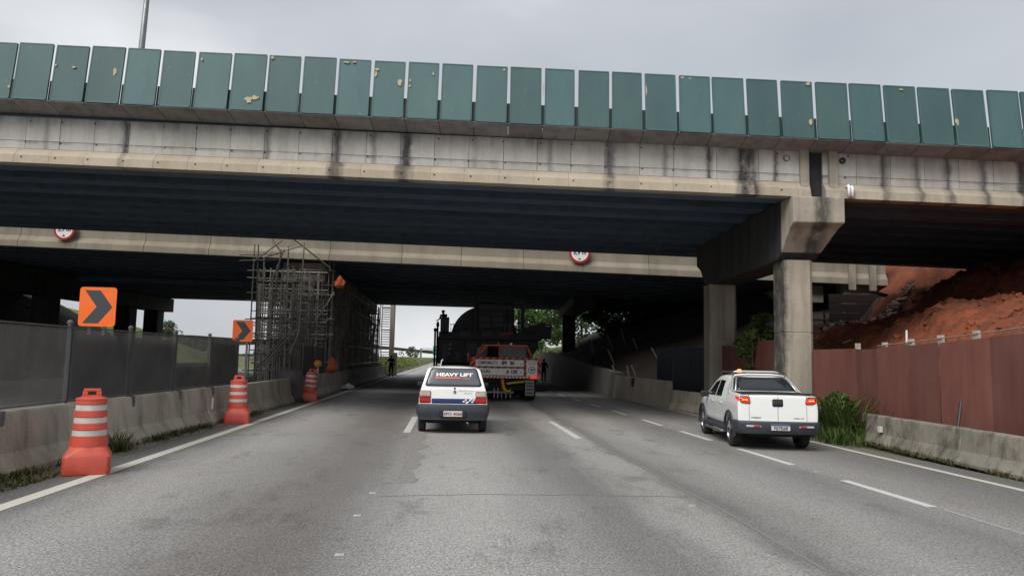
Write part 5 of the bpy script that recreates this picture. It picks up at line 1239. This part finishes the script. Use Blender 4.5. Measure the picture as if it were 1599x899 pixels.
be = MB(); be.lathe([(.06, 0), (.065, .01), (.06, .05), (.04, .085), (.001, .09)], 16, (-.30, 2.3, 1.735), caps=True); be.build('beacon', M['amberlit'], TX, smooth=True)
patch(tv, [(-.7, 1.17), (.7, 1.17), (.55, 1.6), (-.55, 1.6)], 'front', .004, M['glass'], 'windscreen', TX, .1)
for x, y, o_ in ((-.79, .92, -1), (.79, .92, 1), (-.79, 3.91, -1), (.79, 3.91, 1)): wheel(TX, x, y, .365, .225, 'alloy', o_)
b = MB(); b.box(-.6, .6, .3, 4.5, .30, .45); b.build('underbody', M['under'], TX)
b = MB(); b.tube([(-.74, .92, .34), (.74, .92, .34)], .05, 8); b.lathe([(.001, -.12), (.1, -.08), (.12, 0), (.1, .08), (.001, .12)], 14, (0, .92, .34), 'x', caps=False); b.build('axle', M['under'], TX, smooth=True)

# ---------------------------------------------------------------- escort truck with the dimensions board
ET = thing('escort_truck', 'orange pusher truck with red and white striped dimensions board', 'truck', (2.29, 29.6, 0))
def stripes(b, x0, x1, z0, z1, y, step, sgn, c0, clip=True):
    """diagonal stripe quads clipped to a rectangle"""
    h = z1-z0; k = x0 - h; i = 0
    while k < x1 + h:
        q = [(k, z0), (k+step/2, z0), (k+step/2+sgn*h, z1), (k+sgn*h, z1)]
        poly = q
        for lim, side in ((x0, 1), (x1, -1)):
            outp = []
            for (p, r_) in zip(poly, poly[1:] + poly[:1]):
                ip = (p[0]-lim)*side >= 0; ir = (r_[0]-lim)*side >= 0
                if ip: outp.append(p)
                if ip != ir:
                    t = (lim-p[0])/(r_[0]-p[0]); outp.append((lim, p[1] + (r_[1]-p[1])*t))
            poly = outp
            if not poly: break
        if poly and len(poly) >= 3: b.face(*[(x, y, z) for x, z in poly])
        k += step
bo_ = MB(); bo_.box(-1.43, 1.43, -.05, .03, .90, 1.72); board = bo_.build('dimensions_board', M['truckorange'], ET, bevel=.006)
st_red = simple('stripe_red', (.42, .06, .04), .5, var=.4, vscale=6); 
b = MB(); stripes(b, -1.42, 1.42, 1.63, 1.715, -.054, .26, 1, 0); stripes(b, -1.1, .72, 1.29, 1.36, -.054, .26, 1, 0); stripes(b, -1.42, -1.22, .92, 1.62, -.054, .26, 1, 0); stripes(b, 1.27, 1.42, 1.02, 1.62, -.054, .26, -1, 0); stripes(b, .74, .82, 1.0, 1.62, -.054, .26, 1, 0)
b.build('dark_stripe', simple('stripe_dark', (.05, .012, .012), .5), board)
b = MB(); b.box(-1.2, 1.0, -.058, -.052, .905, .985); lower = b.build('lower_band', M['white'], board)
b = MB(); stripes(b, -1.2, -.1, .907, .983, -.0615, .14, 1, 0); stripes(b, -.1, 1.0, .907, .983, -.0615, .14, -1, 0); b.build('red_stripe', st_red, lower)
for z0, z1, t1, n1, n2 in ((1.365, 1.625, 'COMPRIMENTO', '89', '80'), (1.02, 1.285, 'LARGURA', '6', '100')):
    b = MB(); b.box(-1.2, .72, -.066, -.054, z0, z1); p = b.build('number_plate_board', M['white'], board, bevel=.004)
    zc = (z0+z1)/2
    textobj('lettering', t1, .175, M['ink'], p, (-1.12, -.069, zc), width=.64, align='LEFT', extrude=.001, offset=.004)
    textobj('lettering', n1, .21, M['ink'], p, (-.06 if n1 == '89' else .08, -.069, zc), width=1.0, extrude=.001, offset=.008)
    textobj('lettering', n2, .21, M['ink'], p, (.26 if n2 == '80' else .33, -.069, zc), width=.85, extrude=.001, offset=.008)
    textobj('lettering', 'm', .13, M['greyink'], p, (.62, -.069, zc-.02), extrude=.001)
b = MB(); b.box(.83, 1.26, -.068, -.054, 1.0, 1.63); p = b.build('speed_board', M['white'], board, bevel=.004)
textobj('lettering', 'VELOCIDADE', .085, M['ink'], p, (1.045, -.071, 1.565), width=.8, extrude=.001); textobj('lettering', 'MAXIMA', .085, M['ink'], p, (1.045, -.071, 1.475), width=.9, extrude=.001)
b = MB(); b.lathe([(.115, -.071), (.14, -.071)], 28, (1.045, 0, 1.25), 'y', caps=False); b.build('ring', M['ink'], p)
textobj('lettering', '40', .15, M['ink'], p, (1.045, -.072, 1.25), extrude=.001, offset=.004)
for x0 in (-1.35, .98):
    b = MB(); b.box(x0, x0+.36, -.09, -.052, .89, 1.0); t_ = b.build('tail_light', M['redlit'], ET, bevel=.012)
    b = MB(); b.box(x0+.24, x0+.35, -.096, -.0895, .90, .99); b.build('clear_lens', M['clearlamp'], t_)
# cab cage behind the board
b = MB()
for pts in ([(-1.1, .6, 1.72), (-.72, .9, 2.2), (.95, .9, 2.2), (1.15, .6, 1.72)], [(-1.2, 1.6, 1.6), (-.85, 1.6, 2.22), (1.0, 1.6, 2.22), (1.2, 1.6, 1.6)], [(-.72, .9, 2.2), (-.85, 1.6, 2.22)], [(.95, .9, 2.2), (1.0, 1.6, 2.22)], [(-.2, .9, 2.2), (-.2, .8, 1.72)]): b.tube(pts, .032, 8)
b.build('cab_guard', M['truckorange'], ET, smooth=True)
b = MB(); b.quadstrip([[(-.17, .80, 1.68), (.92, .80, 1.68), (.92, .82, 1.68), (-.17, .82, 1.68)], [(-.15, .93, 2.16), (.86, .93, 2.16), (.86, .95, 2.16), (-.15, .95, 2.16)]]); b.build('rear_window', M['greysheet'], ET)
b = MB(); b.quadstrip([[(-.75, .80, 1.68), (-.22, .80, 1.68), (-.22, .82, 1.68), (-.75, .82, 1.68)], [(-.66, .93, 2.16), (-.22, .93, 2.16), (-.22, .95, 2.16), (-.66, .95, 2.16)]]); b.build('rear_window', M['glass'], ET)
b = MB(); b.box(-1.05, 1.05, 1.62, 3.4, .7, 2.15); b.build('cab', M['machine2'], ET, bevel=.1)
b = MB(); b.box(-1.25, 1.25, .05, 6.5, .72, 1.05); b.build('chassis', M['under'], ET, bevel=.02)
b = MB(); b.lathe([(.05, 0), (.055, .08), (.001, .1)], 12, (.28, .95, 2.23)); b.build('beacon', M['white'], ET, smooth=True)
b = MB(); b.lathe([(.03, 0), (.035, .08), (.001, .1)], 12, (-.25, .95, 2.23)); b.build('beacon', M['truckorange'], ET, smooth=True)
b = MB(); b.tube([(-1.5, .1, 1.55), (-1.5, .1, 1.9)], .03, 8); b.lathe([(.001, 0), (.05, .01), (.05, .12), (.001, .13)], 10, (-1.5, .1, 1.72)); b.build('marker_lamp', M['truckorange'], ET, smooth=True)
for x, y in ((-1.0, .9), (1.05, .9), (-1.0, 2.2), (1.05, 2.2), (-1.0, 5.2), (1.05, 5.2)): wheel(ET, x, y, .44, .46, 'steel', 1 if x > 0 else -1)
b = MB(); b.tube([(-.12, -.02, .86), (-.06, -.05, .55), (.0, -.06, .42), (.14, -.06, .38), (.22, -.05, .43)], .055, 8); b.tube([(.05, -.04, .68), (.3, -.07, .72), (.78, -.05, .78)], .048, 8); b.build('yellow_hose', M['yellowhose'], ET, smooth=True)
b = MB(); b.tube([(-.16, -.02, .88), (-.13, -.05, .6), (-.11, -.05, .34)], .045, 8); b.build('red_hose', M['redhose'], ET, smooth=True)
b = MB(); b.box(.80, 1.16, -.02, .04, .22, .84); lad = b.build('step_plate', M['galv'], ET, bevel=.01)
for z in (.3, .44, .58, .7):
    b = MB(); b.box(.84, 1.12, -.05, -.021, z, z+.06); b.build('rung', M['plastic'], lad)
for x in (-.45, -.3, -.15, .02, .2):
    b = MB(); b.box(x, x+.04, .1, .2, .12, .5); b.build('mud_flap', M['galv'], ET)
b = MB(); b.box(-.9, .78, .12, .2, .4, .75); b.build('rear_beam', M['under'], ET, bevel=.01)

# ---------------------------------------------------------------- heavy load on the modular trailer
TL = thing('modular_trailer', 'low multi axle trailer under the black machine ahead of the escort truck', 'trailer', (2.1, 37.5, 0))
b = MB(); b.box(-2.5, 2.5, 0, 24, .95, 1.3); b.build('platform', M['machine'], TL, bevel=.03)
for i in range(12):
    for x in (-2.1, -1.3, 1.3, 2.1):
        if i < 6: wheel(TL, x, 1.2+i*1.8, .42, .32, 'steel', 1 if x > 0 else -1)
MC = thing('heavy_machine', 'huge black machine load with round drum and side arm on the trailer', 'machine', (2.1, 44.5, 1.3))
b = MB(); b.quadstrip([[(-2.75, 0, 0), (2.6, 0, 0), (3.3, 0, 1.1), (3.3, 0, 1.62), (-2.75, 0, 1.62)], [(-2.75, 9, 0), (2.6, 9, 0), (3.3, 9, 1.1), (3.3, 9, 1.62), (-2.75, 9, 1.62)]]); b.build('hull', M['machine'], MC, bevel=.06)
b = MB(); b.lathe([(.001, -.02), (1.4, -.02), (1.55, .05), (1.98, .05), (2.05, .15), (2.05, 7), (.001, 7)], 48, (.05, .6, 1.5), 'y', caps=False); b.build('drum', M['machine2'], MC, auto=30)
b = MB(); b.box(-2.7, 3.4, -.35, .2, 1.45, 1.9); b.build('walkway_beam', M['machine'], MC, bevel=.03)
b = MB(); b.quadstrip([[(1.9, -.2, 1.6), (4.05, -.2, 1.6), (4.05, -.2, 2.62), (3.35, -.2, 2.55), (2.2, -.2, 2.1)], [(1.9, .5, 1.6), (4.05, .5, 1.6), (4.05, .5, 2.62), (3.35, .5, 2.55), (2.2, .5, 2.1)]]); b.build('side_arm', M['machine'], MC, bevel=.03)
for x, z0, z1 in ((-.55, 1.8, 3.95), (2.28, 1.8, 4.0)):
    b = MB(); b.box(x-.1, x+.1, -.4, -.2, z0, z1); b.build('mast', M['machine'], MC, bevel=.02)
for z in (2.1, 2.5, 2.9):
    b = MB(); b.tube([(-.45, -.3, z), (2.2, -.3, z)], .03, 6); b.build('rail', M['machine2'], MC)
for x in (1.35, 1.75, 2.05):
    b = MB(); b.tube([(x, -.3, 1.9), (x, -.3, 3.3)], .04, 6); b.build('stanchion', M['machine'], MC)
for x, z in ((-1.5, 1.62), (-.2, 1.62), (.8, 1.62)):
    b = MB(); b.box(x, x+.7, -.42, -.351, z, z+.34); b.build('cabinet', M['machine2'], MC, bevel=.02)
b = MB(); b.box(-.45, 1.75, -.15, 3, 1.9, 3.7); b.build('upper_housing', M['machine'], MC, bevel=.05)
for x0, x1, z0, z1 in ((-.3, .35, 2.2, 2.9), (.5, 1.1, 2.3, 3.1), (1.2, 1.65, 2.0, 2.6), (-.3, 1.6, 3.3, 3.5)):
    b = MB(); b.box(x0, x1, -.19, -.14, z0, z1); b.build('access_panel', M['machine2'], MC, bevel=.015)
for k in range(9):
    b = MB(); b.tube([(-2.0+k*.16, -.3, 1.9), (-2.0+k*.16, -.3, 2.35)], .018, 5); b.build('rail_post', M['machine2'], MC)
b = MB(); b.tube([(-2.05, -.3, 2.35), (-.6, -.3, 2.35)], .02, 5); b.build('rail', M['machine2'], MC)
for x0, z0, w_, h_ in ((-2.5, .25, .5, .9), (-1.7, .2, .35, .5), (-1.2, .55, .8, .7), (-.2, .3, .7, .9)):
    b = MB(); b.box(x0, x0+w_, -.07, .01, z0, z0+h_); b.build('hull_panel', M['machine2'], MC, bevel=.015)
b = MB(); b.box(-2.62, -2.1, -.6, -.05, 1.9, 2.75); b.build('operator_basket', M['machine2'], MC, bevel=.02)
for x in (-2.78, -2.92):
    b = MB(); b.tube([(x, -.1, -.3), (x, -.1, 2.5 if x > -2.9 else 2.1)], .06, 8); b.lathe([(.001, 0), (.09, 0), (.09, .2), (.001, .2)], 10, (x, -.1, 2.2 if x > -2.9 else 1.9)); b.build('exhaust_stack', M['machine'], MC, smooth=True)
for x, z in ((-2.0, .9), (-2.05, .6), (-1.98, 1.15)):
    b = MB(); b.lathe([(.001, -.1), (.09, -.1), (.09, .0), (.001, .0)], 12, (x, -.02, z), 'y', caps=False); b.build('lamp', M['rebar'], MC)
b = MB(); b.tube([(-2.05, -.1, .5), (-2.2, -.1, .1), (-2.0, -.1, -.4)], .04, 6); b.tube([(-1.2, -.1, 1.3), (-.9, -.1, .2), (-1.0, -.1, -.2)], .06, 6); b.build('hydraulic_hose', M['machine2'], MC, smooth=True)
b = MB(); b.obox((1.35, -.4, 1.85), (.75, .1, .18), Matrix.Rotation(-.25, 3, 'Y')); b.build('red_guard', M['redhose'], MC)
for z in (2.5, 2.35):
    b = MB(); b.box(3.7, 4.0, -.215, -.2, z, z+.05); b.build('label_plate', M['white'], MC)

# ================================================================== PEOPLE
def person(label, loc, rz, top, legs, h=1.74, pose='stand', helmet=None, vest=None, tape=False):
    t = thing('person', label, 'person', loc, rz)
    k = h/1.74
    J = {'pel': (0, 0, .94), 'sp': (0, 0, 1.15), 'ch': (0, 0, 1.38), 'nk': (0, .0, 1.50), 'hd': (0, -.02, 1.60), 'ht': (0, -.01, 1.72),
         'lh': (-.10, 0, .90), 'lk': (-.12, -.02, .49), 'la': (-.13, .02, .09), 'lt': (-.14, -.14, .04), 'rh': (.10, 0, .90), 'rk': (.12, -.02, .49), 'ra': (.13, .02, .09), 'rt': (.14, -.14, .04),
         'ls': (-.19, 0, 1.43), 'le': (-.27, .04, 1.16), 'lw': (-.25, -.06, .90), 'lf': (-.24, -.08, .80), 'rs': (.19, 0, 1.43), 're': (.27, .04, 1.16), 'rw': (.25, -.06, .90), 'rf': (.24, -.08, .80)}
    if pose == 'arm_out': J['re'] = (.36, -.04, 1.22); J['rw'] = (.44, -.08, 1.02); J['rf'] = (.46, -.1, .94)
    if pose == 'hip': J['re'] = (.40, .08, 1.18); J['rw'] = (.22, -.02, 1.02); J['rf'] = (.17, -.08, 1.0)
    if pose == 'lean':
        for q in ('sp', 'ch', 'nk', 'hd', 'ht', 'ls', 'rs'): J[q] = (J[q][0] + .3*(J[q][2]-.94), J[q][1], J[q][2] - .1*(J[q][2]-.94))
        J['le'] = (.06, -.1, 1.12); J['lw'] = (.3, -.15, 1.02); J['lf'] = (.38, -.15, 1.0); J['re'] = (.42, -.1, 1.12); J['rw'] = (.58, -.12, 1.02); J['rf'] = (.66, -.12, 1.0)
    rad = {'pel': .155, 'sp': .145, 'ch': .165, 'nk': .06, 'hd': .10, 'ht': .085, 'lh': .10, 'rh': .10, 'lk': .065, 'rk': .065, 'la': .05, 'ra': .05, 'lt': .045, 'rt': .045, 'ls': .075, 'rs': .075, 'le': .05, 're': .05, 'lw': .038, 'rw': .038, 'lf': .04, 'rf': .04}
    E = [('pel', 'sp'), ('sp', 'ch'), ('ch', 'nk'), ('nk', 'hd'), ('hd', 'ht'), ('pel', 'lh'), ('lh', 'lk'), ('lk', 'la'), ('la', 'lt'), ('pel', 'rh'), ('rh', 'rk'), ('rk', 'ra'), ('ra', 'rt'), ('ch', 'ls'), ('ls', 'le'), ('le', 'lw'), ('lw', 'lf'), ('ch', 'rs'), ('rs', 're'), ('re', 'rw'), ('rw', 'rf')]
    names = list(J); me = bpy.data.meshes.new('body'); me.from_pydata([tuple(c*k for c in J[n]) for n in names], [(names.index(a), names.index(c)) for a, c in E], [])
    o = bpy.data.objects.new('tmp', me); COL.objects.link(o)
    sk = o.modifiers.new('sk', 'SKIN'); sv = me.skin_vertices[0].data
    for i, n in enumerate(names): sv[i].radius = (rad[n]*k, rad[n]*k*(.75 if n in ('pel', 'sp', 'ch') else 1)); sv[i].use_root = (n == 'pel')
    ss = o.modifiers.new('ss', 'SUBSURF'); ss.levels = 2; ss.render_levels = 2
    bmse = baked(o); bpy.data.objects.remove(o)
    bmse.materials.clear()
    for m_ in (top, legs, M['skin'], M['boot'], vest or top, M['reflect']): bmse.materials.append(m_)
    segs = [(Vector(J[a])*k, Vector(J[c])*k, a, c) for a, c in E]
    for p in bmse.polygons:
        best = min(segs, key=lambda s: ((p.center - s[0]) - (s[1]-s[0])*max(0, min(1, (p.center-s[0]).dot(s[1]-s[0])/(s[1]-s[0]).length_squared))).length)
        a, c = best[2], best[3]; i = 0
        if c in ('lh', 'rh', 'lk', 'rk', 'la', 'ra'): i = 1
        if c in ('hd', 'ht', 'lf', 'rf'): i = 2
        if c in ('lt', 'rt'): i = 3
        if vest and c in ('sp', 'ch', 'nk'): i = 4
        if tape and (abs(p.center.z/k - .28) < .03 or abs(p.center.z/k - 1.22) < .025): i = 5
        if c in ('la', 'ra') and p.center.z < .13*k: i = 3
        p.material_index = i; p.use_smooth = True
    link('body', bmse, t)
    hd = Vector(J['hd'])*k
    b = MB()
    if helmet: b.lathe([(.15, .03), (.125, .045), (.12, .10), (.08, .155), (.001, .17)], 18, tuple(hd)); b.build('helmet', helmet, t, smooth=True)
    else: b.lathe([(.105, .04), (.112, .08), (.085, .145), (.001, .16)], 16, (hd.x, hd.y+.015, hd.z)); b.build('hair', M['ink'], t, smooth=True)
    return t
person('person in navy workwear walking at the foot of the stair tower, arm out', (-4.62, 61.3, .0), R(190), M['navy'], M['navy'], 1.74, 'arm_out', tape=True)
person('person in dark clothes standing with hand on hip by the retaining wall', (7.0, 54.2, 0), R(20), M['darkcloth'], M['darkcloth'], 1.70, 'hip')
person('person in hi-vis vest half hidden behind the right end of the truck board', (6.3, 53.2, 0), R(-30), M['darkcloth'], M['darkcloth'], 1.68, 'stand', vest=M['vest'], helmet=simple('yellow_helmet', (.6, .5, .05), .4))
person('person leaning over the basket rail on top of the machine', (-.20, 44.15, 2.95), R(180), M['darkcloth'], M['darkcloth'], 1.55, 'lean')
